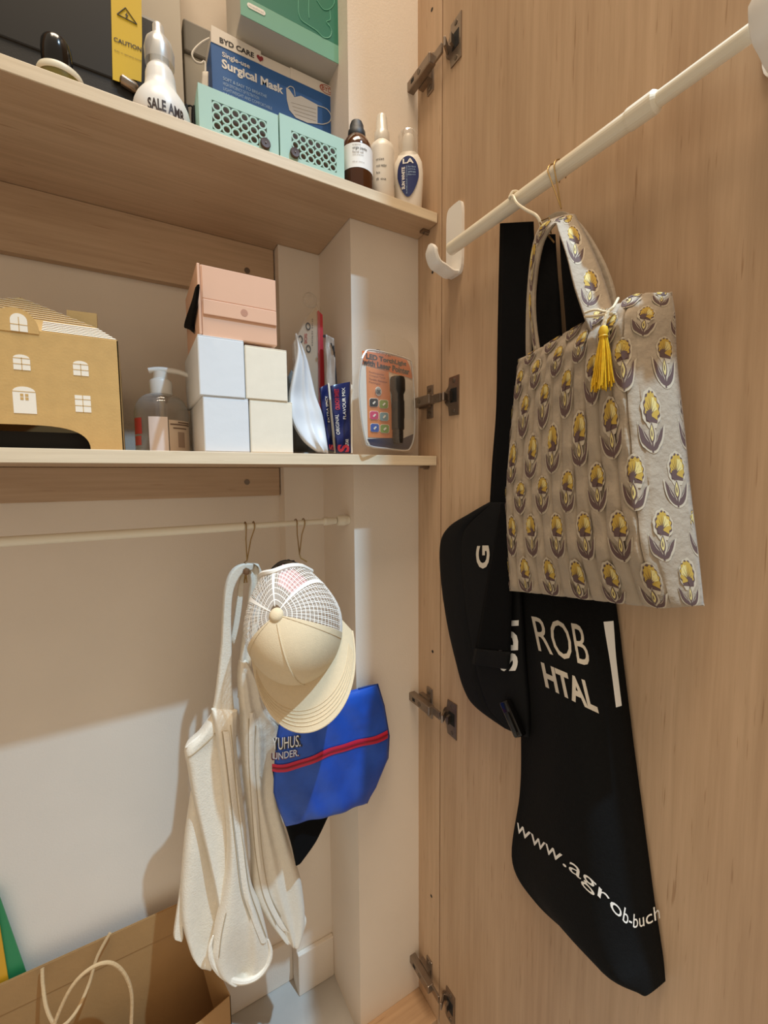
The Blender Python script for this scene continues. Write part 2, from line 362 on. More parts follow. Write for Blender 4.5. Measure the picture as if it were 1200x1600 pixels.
def bracket(y, label):
    t = thing('rod_bracket', (XP, y, DZ), label, 'hook', 'white stick-on rod brackets')
    pts = []
    for i in range(24):
        a = 2 * math.pi * i / 24; cx, cz = math.cos(a), math.sin(a)
        pts.append((y + .019 * math.copysign(abs(cx) ** .35, cx), DZ + .029 + .053 * math.copysign(abs(cz) ** .35, cz)))
    mb = MB(); mb.prism([(XP - .005, a, b) for a, b in pts], (.005, 0, 0)); mb.build('back_plate', M_white, t, False)
    path = [(XP - .004, y, DZ - .020), (XP - .014, y, DZ - .022), (DX + .002, y, DZ - .0175), (DX - .010, y, DZ - .0135), (DX - .0165, y, DZ - .002), (DX - .0175, y, DZ + .012)]
    sp = spline(path, 24); mb = MB(); v = []; f = []; n = 10
    for i, p in enumerate(sp):
        tg = (sp[min(i + 1, 24)] - sp[max(i - 1, 0)]).normalized(); nn = tg.cross(V((0, 1, 0)))
        hw = .0125 if i < 22 else .0125 * (1 - .22 * (i - 21)); th = .0042
        for k in range(n):
            a = 2 * math.pi * k / n; cx, cz = math.cos(a), math.sin(a)
            v.append(p + V((0, 1, 0)) * hw * math.copysign(abs(cx) ** .5, cx) + nn * th * math.copysign(abs(cz) ** .6, cz))
    for i in range(24):
        for k in range(n): f.append((i * n + k, i * n + (k + 1) % n, (i + 1) * n + (k + 1) % n, (i + 1) * n + k))
    f += [tuple(range(n)), tuple(24 * n + k for k in range(n))]
    mb.add(v, f); mb.build('hook_arm', M_white, t, True)
bracket(.551, 'white stick-on bracket under the rod end nearest the shelves')
bracket(.152, 'white stick-on bracket at the top right end of the door rod')

# ================================================================== LOWER SHELF
LZ = LT + .0003
M_kraft = mat('kraft card', 'cba566', .75, noise=.07, nscale=60, bump=.1, bscale=400)
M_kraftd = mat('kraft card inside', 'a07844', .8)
M_print = mat('white ink', 'f2ead9', .7)
M_inkdark = mat('dark ink', '241f1f', .6)
# --- house-shaped kraft box
HY = .632
hx = onY(190, 640, HY).x; hz = onY(186, 533, HY).z
def hp(px, py, Y=HY): return onY(px, py, Y)
hxc = onY(28, 600, HY).x; hxl = 2 * hxc - hx
t = thing('house_box', (hxc, HY, LZ), 'house-shaped kraft gift box with printed white windows and an arched opening', 'box')
ac = hxc; aw = onY(142, 700, HY).x - ac; ah = onY(28, 663, HY).z
arch = []
for i in range(25):
    a = math.pi * i / 24; cx, sz = math.cos(a), math.sin(a)
    arch.append((ac + aw * math.copysign(abs(cx) ** .62, cx), HY, LZ + (ah - LZ) * abs(sz) ** .8))
TH = .0012
def pan(pts, ext, name, m, par): return MB().prism(pts, ext).build(name, m, par)
fp = [(hx, HY, LZ)] + arch + [(hxl, HY, LZ), (hxl, HY, hz), (hx, HY, hz)]
pan(fp, (0, TH, 0), 'front_wall', M_kraft, t)
DB = .165                                     # depth of the box
pan([(hx, HY, LZ), (hx, HY + DB, LZ), (hx, HY + DB, hz - .012), (hx, HY + DB * .5, hz + .0), (hx, HY, hz)], (-TH, 0, 0), 'side_wall', M_kraft, t)
pan([(hxl, HY, LZ), (hxl, HY + DB, LZ), (hxl, HY + DB, hz - .012), (hxl, HY + DB * .5, hz), (hxl, HY, hz)], (TH, 0, 0), 'side_wall', M_kraft, t)
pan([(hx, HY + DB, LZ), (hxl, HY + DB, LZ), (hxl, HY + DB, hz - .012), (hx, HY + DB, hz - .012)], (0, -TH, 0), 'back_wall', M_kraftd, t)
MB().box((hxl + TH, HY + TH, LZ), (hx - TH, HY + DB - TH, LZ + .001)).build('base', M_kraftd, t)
MB().box((hxl + .004, HY + .02, LZ + .002), (hx - .02, HY + .12, ah - .006)).build('shade_block', M_dark, t)  # dark block added to carry the shade inside the arch
# mansard strip and gable, leaning back
R1 = .018; R2 = .05
m0, m1 = V((hxl, HY, hz)), V((hx, HY, hz))
mz = hz + .017
g0, g1 = V((hxl + .022, HY + R1, mz)), V((hx - .022, HY + R1, mz))
apex = onY(25, 464, HY + R2); apx = V((hxc, HY + R2, apex.z))
pan([m0, m1, g1, g0], (0, TH, .0003), 'roof_lower', M_kraft, t)
pan([g0, g1, apx], (0, TH, .0004), 'roof_gable', M_kraft, t)
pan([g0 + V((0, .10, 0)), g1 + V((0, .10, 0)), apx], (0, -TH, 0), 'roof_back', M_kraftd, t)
ra = hp(36, 500, HY); rs = .0205
dr = []
for i in range(21):
    a = math.pi * i / 20; dr.append((hxc + .0016 + rs * math.cos(a), HY - .0008, hz + rs * 1.08 * math.sin(a)))
pan([(hxc + .0016 + rs, HY - .0008, hz - .004)] + dr + [(hxc + .0016 - rs, HY - .0008, hz - .004)], (0, .0015, 0), 'dormer', M_kraft, t)
c0, c1, c2, c3 = onY(104, 484, HY + .04), onY(151, 490, HY + .04), onY(153, 530, HY + .04), onY(104, 530, HY + .04)
pan([c0, c1, c2, c3], (0, .012, 0), 'chimney', M_kraft, t)
mb = MB()
for i in range(6):                            # printed roof tiles: white bands
    a = .06 + i * .155; b = a + .085
    l0, l1 = m0.lerp(g0, a), m0.lerp(g0, b); r0, r1 = m1.lerp(g1, a), m1.lerp(g1, b)
    gap = V((hxc + .026, 0, 0)); o = V((0, -.0005, .0005))
    def cut(p, q, x): return p.lerp(q, (x - p.x) / (q.x - p.x))
    for (sa, sb) in (((hxc + .0245), None), (None, hxc - .0215)):
        A = cut(l0, r0, sa) if sa else l0; B = cut(l0, r0, sb) if sb else r0; C = cut(l1, r1, sb) if sb else r1; D = cut(l1, r1, sa) if sa else l1
        MB().prism([A + o, B + o, C + o, D + o], (0, .0002, 0)).build('tile_print', M_print, t)
mb = MB()
M_gab = mat('pale brown ink', 'd6bd97', .7)
for i in range(9):
    a = .04 + i * .1; b = a + .03; o = V((0, -.0005, .0006))
    MB().prism([g0.lerp(apx, a) + o, g1.lerp(apx, a) + o, g1.lerp(apx, b) + o, g0.lerp(apx, b) + o], (0, .0002, 0)).build('gable_print', M_gab, t)
def win(cx, z0, w, h, arched, kind=0):
    mb = MB(); y = HY - .0004 - (.0009 if kind == 2 else 0); n = 10
    pts = [(cx - w / 2, y, z0), (cx + w / 2, y, z0)]
    if arched:
        hh = h - w * (.5 if kind == 2 else .3)
        for i in range(n + 1):
            a = math.pi * i / n; pts.append((cx + w / 2 * math.cos(a), y, z0 + hh + (h - hh) * math.sin(a)))
    else: pts += [(cx + w / 2, y, z0 + h), (cx - w / 2, y, z0 + h)]
    mb.prism(pts, (0, .0003, 0)); pw = mb.build('printed_door' if kind == 1 else 'printed_window', M_print, t)
    mb = MB(); b = .0007; yy = y - .0002
    def bar(x0, z_0, x1, z_1): mb.box((x0, yy, z_0), (x1, yy + .0002, z_1))
    if kind == 1:
        bar(cx - w / 2, z0 + h * .80, cx + w / 2, z0 + h * .80 + b)
        for i in (-1, 1):
            for j in (0, 1): bar(cx + i * .0022 - .0014, z0 + h * (.5 + .13 * j), cx + i * .0022 + .0014, z0 + h * (.5 + .13 * j) + .003)
    else:
        bar(cx - b / 2, z0, cx + b / 2, z0 + h * (.8 if arched else 1)); bar(cx - w / 2, z0 + h * .36, cx + w / 2, z0 + h * .36 + b)
        if kind == 0: bar(cx - w / 2, z0 + h * .74, cx + w / 2, z0 + h * .74 + b)
        else: pass
    mb.build('glazing_bars', M_kraft, pw)
def wpx(x, y0, y1): a = onY(x, y0, HY); b = onY(x, y1, HY); return a.x, b.z, a.z - b.z
for (x, y0, y1, ww, ar, kd) in ((28.5, 490, 518, .0150, True, 2), (33, 554, 578, .0150, True, 0), (125.5, 564, 587, .0150, True, 0), (129, 618, 644, .0155, False, 0), (37, 604, 646, .0205, True, 1)):
    cx, z0, h = wpx(x, y0, y1); win(cx, z0, ww, h, ar, kd)
# --- hand sanitiser
SY = .735
c = onY(256, 700, SY); c.z = LZ
t = thing('pump_bottle', c, 'clear pump bottle of hand gel between the house-shaped box and white cartons', 'bottle')
M_clear = clear('clear plastic', (.93, .91, .88), .10)
rb = (onY(300, 660, SY) - onY(211, 660, SY)).length / 2 * .97
zz = lambda py: onY(256, py, SY).z - LZ
sh, nk = zz(645), zz(617)
prof = [(rb * .9, .0), (rb, .004), (rb, sh * .9)]
for i in range(1, 9):
    a = i / 8 * math.pi / 2; prof.append((rb * .33 + rb * .67 * math.cos(a), sh * .9 + (nk - sh * .9) * math.sin(a)))
MB().lathe(c, prof, 36).build('bottle_body', M_clear, t, True)
pr2 = [(.0, .003)] + [(r * .955, z + .002) for r, z in prof[:-4]]
MB().lathe(c, pr2, 36).build('gel', clear('clear gel', (.87, .82, .77), .05), t, True)
MB().lathe(c, [(.0125, nk - .002), (.0155, nk), (.0155, zz(603) + .004), (.0145, zz(600) + .004)], 28).build('collar', M_white, t, True)
MB().lathe(c, [(.0105, zz(602) + .003), (.0125, zz(601)+.004), (.0125, zz(596) + .002), (.0098, zz(595)+.002), (.0098, zz(582))], 24).build('pump_stem', M_white, t, True)
hd = V((.98, -.17, 0)).normalized()
mb = MB(); zt = zz(581); sp = spline([c + V((0, 0, zt)) - hd * .015, c + V((0, 0, zt + .0025)), c + hd * .026 + V((0, 0, zt + .0005)), c + hd * .046 + V((0, 0, zt - .007))], 16)
mb.tube(sp, [.0042 if i < 10 else .0042 - .0002 * (i - 9) for i in range(17)], 10); mb.build('spout', M_white, t, True)
MB().tube([c + V((0, 0, .01)), c + V((0, 0, nk))], .0035, 10).build('dip_tube', mat('pale tube', 'e8e0d2', .4), t, True)
def wrap(center, r, a0, a1, z0, z1, n=16):   # function wrapping u, v round a bottle, angle 0 facing -Y
    return lambda u, v: center + V((r * math.sin(a0 + (a1 - a0) * u), -r * math.cos(a0 + (a1 - a0) * u), z0 + (z1 - z0) * v))
def wrapped(name, fn, m, par, n=16, nz=1, fnr=None):
    mb = MB(); vv = []; ff = []
    for j in range(nz + 1):
        for i in range(n + 1): vv.append(fn(i / n, j / nz))
    for j in range(nz):
        for i in range(n): ff.append((j * (n + 1) + i, j * (n + 1) + i + 1, (j + 1) * (n + 1) + i + 1, (j + 1) * (n + 1) + i))
    return obj(name, vv, ff, m, par, True)
lz0, lz1 = .004, zz(656)
wrapped('label', wrap(c, rb * 1.01, -.55, .12, lz0, lz1), mat('pale pink label', 'ecdcd2', .5), t)
lb2 = wrapped('label', wrap(c, rb * 1.01, .16, 1.15, lz0, lz1 * .93), mat('beige label', 'cdb9a3', .6), t)
for k, (a0, a1, q) in enumerate(((.5, 1.1, .86), (.2, 1.1, .80), (.3, .9, .70))):
    wrapped('label_print', wrap(c, rb * 1.02, a0, a1, lz1 * q, lz1 * (q + .035)), mat('brown ink', '6d5646', .6), lb2)
wrapped('label_print', wrap(c, rb * 1.02, .48, .78, lz1 * .2, lz1 * .62), mat('soft brown ink', '9a8370', .6), lb2)
wrapped('red_label', wrap(c, rb * 1.01, -1.35, -.85, lz1 * .55, lz1 * .98), mat('red label', 'c9483f', .5), t)
wrapped('red_label', wrap(c, rb * 1.01, -1.35, -.9, lz1 * .25, lz1 * .5), mat('red label low', 'd05a50', .5), t)
# --- white cartons, two by two
CY = .606
M_cw = mat('cool white card', 'dfe3e6', .6, bump=.15, bscale=60); M_cc = mat('cream card', 'efe6d2', .65, noise=.03, nscale=50, bump=.08, bscale=120)
def carton(x0, x1, ya, yb, m, label, jit, seal):
    a = onY(x0, yb, CY); b = onY(x1, ya, CY)
    a.z = max(a.z, LZ)
    t = thing('carton', ((a.x + b.x) / 2, CY, a.z), label, 'box', 'cartons stacked two by two')
    MB().box((a.x, CY + jit, a.z), (b.x, CY + jit + .150, b.z), .0012).build('carton_body', m, t)
    dz = b.z - a.z
    MB().box((a.x + .001, CY + jit - .0007, a.z + .001), (b.x - .001, CY + jit + .0002, b.z - .002), .0003).build('end_flap', m, t)
    MB().box((a.x + .0005, CY + jit - .0003, b.z - .0010), (b.x - .0005, CY + jit + .0125, b.z + .0001), .0003).build('tuck_edge', m, t)
    if seal:
        p = V(((a.x * .8 + b.x * .2), CY + jit - .0009, b.z - .008))
        mb = MB(); mb.lathe(p, [(.007, 0), (.007, .0002)], 18, V((0, 1, 0))); mb.build('clear_seal', clear('clear sticker', (.99, .99, .99), .0, .25), t)
    return a, b
a1, b1 = carton(320, 388, 624, 706, M_cw, 'cool white carton at bottom left of the two by two stack', 0, False)
a2, b2 = carton(392.5, 457, 629, 708, M_cc, 'cream carton at bottom right of the two by two stack', .001, False)
za = max(b1.z, b2.z) + .0004
def carton2(x0, x1, ytop, m, label, zb, jit, seal):
    a = onY(x0, 600, CY); b = onY(x1, ytop, CY); a.z = zb
    t = thing('carton', ((a.x + b.x) / 2, CY, zb), label, 'box', 'cartons stacked two by two')
    MB().box((a.x, CY + jit, zb), (b.x, CY + jit + .150, b.z), .0012).build('carton_body', m, t)
    MB().box((a.x + .001, CY + jit - .0007, zb + .001), (b.x - .001, CY + jit + .0002, b.z - .002), .0003).build('end_flap', m, t)
    MB().box((a.x + .0005, CY + jit - .0003, b.z - .0010), (b.x - .0005, CY + jit + .0125, b.z + .0001), .0003).build('tuck_edge', m, t)
    if seal:
        p = V((a.x * .72 + b.x * .28, CY + jit - .0009, b.z - .011)); mb = MB()
        mb.lathe(p, [(.011, 0), (.011, .0002)], 18, V((0, 1, 0)), sy=.7); mb.build('clear_seal', clear('clear sticker2', (.99, .99, .99), .02, .2), t)
    return a, b
a3, b3 = carton2(311, 380.5, 533, M_cw, 'cool white carton at top left of the stack', b1.z + .0004, -.001, False)
a4, b4 = carton2(384, 448, 548, M_cc, 'cream carton at top right of the stack', b2.z + .0004, .0, False)
# --- pink box on top
PZ = max(b3.z, b4.z) + .0004; PY = .607
pa = onY(317, 530, PY); pb = onY(433, 530, PY); pz = onY(322, 419, PY).z; pz = onY(428, 438, PY).z
M_pink = mat('blush pink card', 'e3b596', .55, noise=.02, nscale=30)
t = thing('pink_box', ((pa.x + pb.x) / 2, PY, PZ), 'blush pink box with a tucked front flap on top of the cartons', 'box')
MB().box((pa.x, PY, PZ), (pb.x, PY + .135, pz), .001).build('box_body', M_pink, t)
fx0, fx1 = pa.x + .0015, pb.x - .0005
fz0 = PZ + (pz - PZ) * .30; fz1 = PZ + (pz - PZ) * .52
MB().box((fx0, PY - .0022, fz0), (fx1, PY - .0002, fz1), .0008).build('front_flap', M_pink, t)
MB().box((fx0, PY - .0014, fz1 + .0006), (fx1, PY - .0002, pz - .0005), .0006).build('lid_front', M_pink, t)
MB().box((pa.x - .004, PY - .0005, PZ + .001), (pa.x - .0004, PY + .130, pz + .001), .001).build('lid_side', M_pink, t)
mb = MB(); q = V(((fx0 * .46 + fx1 * .54), PY - .0024, fz0 + (fz1 - fz0) * .52))
mb.lathe(q, [(.0046, 0), (.0046, .0004), (.0036, .0006)], 20, V((0, 1, 0))); mb.build('tab_hole', mat('rose shade card', 'bd8a70', .6), t)
# --- black ribbon bow flap behind the pink box
M_blk = mat('black fabric', '0b0b0c', .9, noise=.2, nscale=200, spec=.12)
bxp = pa.x - .0062
t = thing('black_pouch', onX(303, 500, bxp), 'thin black folded pouch sticking out left of the pink box', 'pouch')
pt = lambda x, y: onX(x, y, bxp)
Sheet([(pt(308, 446), pt(311, 444)), (pt(301, 470), pt(309, 470)), (pt(290, 499), pt(304, 499)), (pt(288, 512), pt(302, 512)), (pt(298, 512), pt(304, 522))], (-1, 0, 0), .002, .001, nv=16).build('pouch_body', M_blk, t, 6)
# --- grey-white plastic mailer
M_mail = mat('grey white plastic film', 'd4d8dc', .38, noise=.03, nscale=20, bump=.15, bscale=50)
t = thing('plastic_mailer', onY(500, 709, .625), 'pale grey plastic mailer bag leaning point-up beside the cream cartons', 'bag')
pt = lambda x, y, Y=.632: onY(x, y, Y)
def mfold(u, v): return .005 * math.sin(u * 5 + v * 4) * math.sin(v * 3.1) + .004 * math.exp(-((u - .62 + .1 * v) / .09) ** 2)
Sheet([(pt(461, 522), pt(463, 524)), (pt(463, 552), pt(479, 560)), (pt(456, 590), pt(487, 590)), (pt(451, 618), pt(494, 620)), (pt(452, 640, .625), pt(503, 645)), (pt(457, 662, .62), pt(508, 670)), (pt(474, 690, .618), pt(511, 692, .62)), (pt(496, 707.5, .617), pt(513, 708.5, .617))], (-.25, -1, .05), .010, .004, mfold, nv=36).build('film', M_mail, t, 22)
t = thing('grey_pouch', onY(470, 709, .68), 'dark grey pouch lying low behind the plastic mailer', 'pouch')
pt = lambda x, y: onY(x, y, .672)
Sheet([(pt(449, 590), pt(456, 577)), (pt(452, 640), pt(470, 640)), (pt(456, 670), pt(492, 672)), (pt(457, 706), pt(500, 707))], (0, -1, 0), .008, nv=16).build('pouch_body', mat('charcoal nylon', '5b5f60', .7, noise=.1, nscale=60), t, 10)
# --- carded blister with red edge (suction hook pack)
t = thing('hook_pack', onY(485, 707, .70), 'clear hook blister pack on a pale card with black circles and a red edge', 'pack')
pt = lambda x, y, Y=.705: onY(x, y, Y)
M_card = mat('pale pinkish card', 'd9c4ad', .6)
MB().prism([pt(459, 535), pt(478, 500), pt(494, 480), pt(496, 485), pt(499, 700), pt(470, 700)], (0, .001, 0)).build('card', M_card, t)
MB().prism([pt(494.5, 487), pt(497.5, 485), pt(504, 492), pt(507, 600), pt(508, 700), pt(498, 700)], (.001, .003, 0)).build('red_edge', mat('red card', 'c8323c', .45), t)
for (x, y) in ((481.5, 510), (469.5, 530), (482, 545)):
    mb = MB(); q = pt(x, y, .7040)
    n = 20; vv = []; ff = []
    for i in range(n):
        a = 2 * math.pi * i / n
        for r in (.0058, .0036): vv.append(q + V((r * .75 * math.cos(a), 0, r * 1.1 * math.sin(a))))
    ff = [(2 * i, 2 * ((i + 1) % n), 2 * ((i + 1) % n) + 1, 2 * i + 1) for i in range(n)]
    obj('printed_ring', vv, ff, M_inkdark, t)
text('lettering', 'SOS', mat('red ink', 'c2503f', .6), t, quad(pt(480, 537, .704), pt(480, 521, .704), pt(475.5, 521, .704), pt(475.5, 537, .704)), bold=.03)
text('lettering', 'HOLD 5KG', M_inkdark, t, quad(pt(489, 540, .704), pt(489, 498, .704), pt(487, 498, .704), pt(487, 540, .704)))
M_film = clear('blister film', (.98, .975, .96), .02)
q = pt(486, 468, .698)
MB().lathe(q, [(.0015, -.006), (.004, -.005), (.0055, -.002), (.0105, 0), (.0125, .0035), (.0125, .0045), (.010, .0015)], 24, V((0, 1, 0)), closed=False).build('suction_cup', M_film, t, True)
MB().prism([pt(456, 540, .7035), pt(476, 498, .7035), pt(495, 476, .7035), pt(499, 490, .7035), pt(499, 690, .7035), pt(462, 690, .7035)], (0, -.003, 0)).build('blister', M_film, t)
# --- crumpled clear sachet with a dark zip
t = thing('clear_sachet', onY(516, 706, .69), 'crumpled clear zip sachet with greyish contents right of the red card', 'bag')
pt = lambda x, y, Y=.69: onY(x, y, Y)
def cf(u, v): return .004 * math.sin(9 * u + 7 * v) * math.sin(11 * v)
Sheet([(pt(507, 522), pt(522, 530)), (pt(506, 540), pt(523, 545)), (pt(507, 580), pt(524, 582)), (pt(509, 640), pt(528, 640)), (pt(510, 700), pt(530, 700))], (-.2, -1, 0), .006, .003, cf, nv=24).build('sachet_film', mat('greyish film', 'bfae9f', .35, noise=.12, nscale=60), t, 12)
mb = MB(); mb.tube([pt(521, 540, .683), pt(523, 560, .683), pt(526, 600, .683)], .0012, 6); mb.tube([pt(517, 536, .682), pt(523, 552, .682)], .001, 6); mb.build('zip_strip', M_inkdark, t)
MB().lathe(pt(507, 525, .682), [(.0022, 0), (.0022, .002)], 12, V((0, 1, 0))).build('snap', M_inkdark, t)
# --- navy sachets
M_navy = mat('navy foil', '1c2452', .28, noise=.15, nscale=90, bump=.25, bscale=60)
M_sred = mat('red foil ink', 'b5303c', .4)
def sachet(rows, Y, label, seal, letters):
    pt = lambda x, y: onY(x, y, Y)
    c = pt(*rows[-1][0]); t = thing('snack_sachet', c, label, 'sachet', 'navy sachets on the lower shelf')
    s = Sheet([(pt(*a), pt(*b)) for a, b in rows], (-.3, -1, 0), .0035, .0035, lambda u, v: .0012 * math.sin(17 * v + 4 * u), nv=24, smooth_rows=False); s.build('foil', M_navy, t, 12)
    if seal: MB().prism([pt(*p) for p in seal], (0, -.0012, 0)).build('white_edge', M_print, t)
    for (tx, u0, u1, v0, v1, m, b) in letters:
        text('lettering', tx, m, t, lambda u, v, a=(u0, u1, v0, v1): s.front(a[1] + (a[0] - a[1]) * v, a[3] + (a[2] - a[3]) * u, .0008), bold=b, sub=1)
    return t
sachet([((499, 607), (512, 600)), ((502, 640), (515.5, 640)), ((509, 680), (519, 680)), ((511, 703), (522.5, 706))], .640, 'navy foil sachet wedged between the plastic mailer and another navy sachet', [(512, 598), (514, 600), (524, 708), (521.5, 708)],
       [('EXTRA SPICY', .55, .8, .15, .5, M_print, 0), ('S', .3, .95, .86, .98, M_sred, .04)])
sachet([((516, 603), (547, 596.5)), ((519, 640), (547.5, 640)), ((523, 680), (548.5, 680)), ((525, 708), (549, 708.5))], .625, 'navy foil sachet with red and white lettering, next to the torch package', None,
       [('CRUNCHY SWEET', .16, .40, .06, .34, M_sred, .03), ('FLAVOUR MIX', .55, .72, .06, .46, M_print, 0), ('ORIGINAL', .10, .30, .40, .66, M_print, 0), ('STAR', .62, .82, .74, .86, M_print, .01), ('S', .10, .85, .84, .98, M_sred, .04)])
MB().prism([onY(548.5, 600, .622), onY(550.5, 602, .622), onY(551, 708, .622), onY(548.8, 708, .622)], (0, .001, 0)).build('white_edge', M_print, bpy.data.objects['snack_sachet.001'])
# --- torch in its package
tl = V((.3145, .601, 0)); du = V((.955, .29, 0)).normalized(); nn = V((du.y, -du.x, 0))
uL = 0; Wd = .098
tp0 = V((tl.x, tl.y, LZ)); lean = V((-.0, .0, 0))
zt = onY(590, 522, .62).z
Ht = zt - LZ
lb = V((.10, -.10, 0))
def tp(u, v, off=0):                         # u across 0..1, v up 0..1; the pack leans back a little
    return tp0 + du * (Wd * u) + V((-.004 * v, .009 * v, Ht * v)) - V((-nn.x, -nn.y, 0)) * off
t = thing('torch_pack', tp(.5, 0), 'clear blister pack with a black torch on an orange card, leaning on the column', 'pack')
def pk(x, y):                                # photo point on the pack plane
    d = ray(x, y); e1, e2 = tp(1, 0) - tp(0, 0), tp(0, 1) - tp(0, 0); N = e1.cross(e2); return d * (tp(0, 0).dot(N) / d.dot(N))
def pko(x, y, off):
    d = ray(x, y); e1, e2 = tp(1, 0) - tp(0, 0), tp(0, 1) - tp(0, 0); N = e1.cross(e2); return d * ((tp(0, 0) + nn * off).dot(N) / d.dot(N))
def rr(pts, off, n=8):                       # smooth closed outline through photo points
    return [p for p in pts]
outl = [(557, 545), (562, 524), (572, 515), (600, 520), (634, 531), (646, 545), (650, 580), (652.5, 630), (652, 680), (648, 700), (640, 707), (600, 703), (572, 699), (564, 690), (556, 650), (553, 600)]
inl = [(566, 560), (570, 552), (578, 547), (610, 553), (638, 562), (643, 570), (646, 600), (648, 640), (647, 680), (642, 698), (634, 704), (605, 701), (578, 697), (571, 688), (564, 650), (561, 600)]
o3 = spline([pk(*p) for p in outl + outl[:1]], 64)[:-1]; i3 = spline([pko(*p, .014) for p in inl + inl[:1]], 64)[:-1]
f3 = spline([pko(*p, .002) for p in inl + inl[:1]], 64)[:-1]
mb = MB(); n = 64; cen = sum((V(p) for p in i3), V()) / n
mb.add(o3 + f3 + i3 + [p.lerp(cen, .06) + nn * .003 for p in i3], [(k * n + i, k * n + (i + 1) % n, (k + 1) * n + (i + 1) % n, (k + 1) * n + i) for k in range(3) for i in range(n)] + [tuple(3 * n + i for i in range(n))])
mb.build('clear_shell', M_film, t, True)
rim = MB(); rim.tube([p for p in i3] + [i3[0]], .0014, 6, False); rim.build('shell_rim', clear('rim plastic', (.98, .97, .95), .78, .25), t, True)
ci = [(p[0], p[1]) for p in inl]
def patch(name, pts, m, off, par=t): return MB().prism([pko(x, y, off) for x, y in pts], nn * .0004).build(name, m, par)
card = patch('backing_card', ci, mat('white card', 'ece4d6', .6), .0022)
M_or = mat('orange print', 'e0793a', .55); M_or2 = mat('light orange print', 'e58d4f', .55)
patch('orange_band', [(566, 548), (602, 553), (634, 560), (640, 572), (645, 592), (566, 568)], M_or, .0030, card)
patch('orange_panel', [(572, 572), (607, 581), (615, 685), (575, 683)], M_or2, .0030, card)
patch('navy_base', [(574, 686), (612, 684), (618, 690), (646, 678), (645, 690), (640, 701), (634, 704), (605, 701), (580, 697)], mat('navy print', '23284a', .5), .0030, card)
def tx(s, a, b, c, d, m, off=.0038, bold=.0, par=card): return text('lettering', s, m, par, quad(pko(*a, off), pko(*b, off), pko(*c, off), pko(*d, off)), bold=bold)
tx('Oxygenix', (587, 553), (628, 561), (628, 554), (587, 545), M_inkdark)
tx('LED TorchLight', (572, 563), (635, 574), (635, 565.5), (572, 551.5), M_inkdark, bold=.045)
tx('with Laser Pointer', (567, 569.5), (640, 586), (640, 576.5), (567, 560), M_inkdark, bold=.045)
for k, s in enumerate(('Rechargeable', 'Compact Torch', 'Durable Aluminium', 'Flashlight')):
    tx(s, (577, 583 + k * 5.2), (577 + (23, 25, 28, 17)[k], 588 + k * 5.2 + (0, 0, .8, -1.2)[k]), (577 + (23, 25, 28, 17)[k], 584.6 + k * 5.2 + (0, 0, .8, -1.2)[k]), (577, 579.6 + k * 5.2), mat('brown print', '7a3a1c', .6) if k == 0 else bpy.data.materials['brown print'])
cc = pko(591, 611.5, .0042); mb = MB(); mb.lathe(cc, [(.0072, 0), (.0072, .0006)], 20, nn, sx=1); bd = mb.build('range_badge', M_print, card)
mb = MB(); mb.lathe(cc + nn * .0004, [(.0060, 0), (.0060, .0006)], 20, nn); mb.build('badge_ring', mat('grey print', 'b9b3a8', .6), bd)
text('lettering', '10K', M_inkdark, bd, quad(pko(587, 615, .0058), pko(595.5, 616, .0058), pko(595.5, 609, .0058), pko(587, 608, .0058)), bold=.03)
for k, (x, y, hx_) in enumerate(((584, 629, '1d1b1b'), (599.5, 631.5, '8aa03e'), (584.5, 649, 'd8436a'), (600, 651, '7fa0a4'), (585.5, 668.5, '3a5aa6'), (601, 670, '86a54a'))):
    h = 6.4; pts = [(x - h + dx * 2 * h, y - h + dy * 2 * h) for dx, dy in ((.15, 0), (.85, .03), (1, .18), (1, .85), (.85, 1), (.15, .98), (0, .82), (0, .15))]
    ic = patch('icon', [(a + .0 + (a - x) * .1, b + (b - y) * .1) for a, b in pts], M_print, .0036, card)
    patch('icon_face', pts, mat('icon print ' + hx_, hx_, .55), .0042, ic)
    patch('icon_mark', [(x - 2, y + 1), (x + 1.5, y - 2.5), (x + 3, y - 1), (x - .5, y + 3)], M_print, .0048, ic)
M_tor = mat('black anodised torch', '2a2725', .35, metal=.5)
q0 = pko(622, 693, .010); q1 = pko(621, 590, .010); ax = (q1 - q0); Lt = ax.length
torch = MB().lathe(q0, [(.0075, 0), (.0085, .002), (.0085, Lt * .2), (.0105, Lt * .22), (.0105, Lt * .6), (.0100, Lt * .74), (.0128, Lt * .80), (.0128, Lt * .96), (.0115, Lt)], 24, ax).build('torch', M_tor, t, True)
MB().lathe(q1 - ax * .003, [(.0105, 0), (.0105, .001), (.004, .0016)], 20, ax).build('lens', mat('amber lens', 'd9a03c', .2), torch)
for k in range(5):
    MB().lathe(q0 + ax * (.06 + .026 * k), [(.0088, 0), (.0092, .001), (.0088, .002)], 24, ax).build('grip_ring', M_tor, torch, True)
q = pko(629, 640, .016); MB().obox(q, (q1 - q0).normalized() * .030, du * .004, nn * .006, .001).build('belt_clip', M_tor, torch)

# ================================================================== UPPER SHELF
UZ = UT + .0003
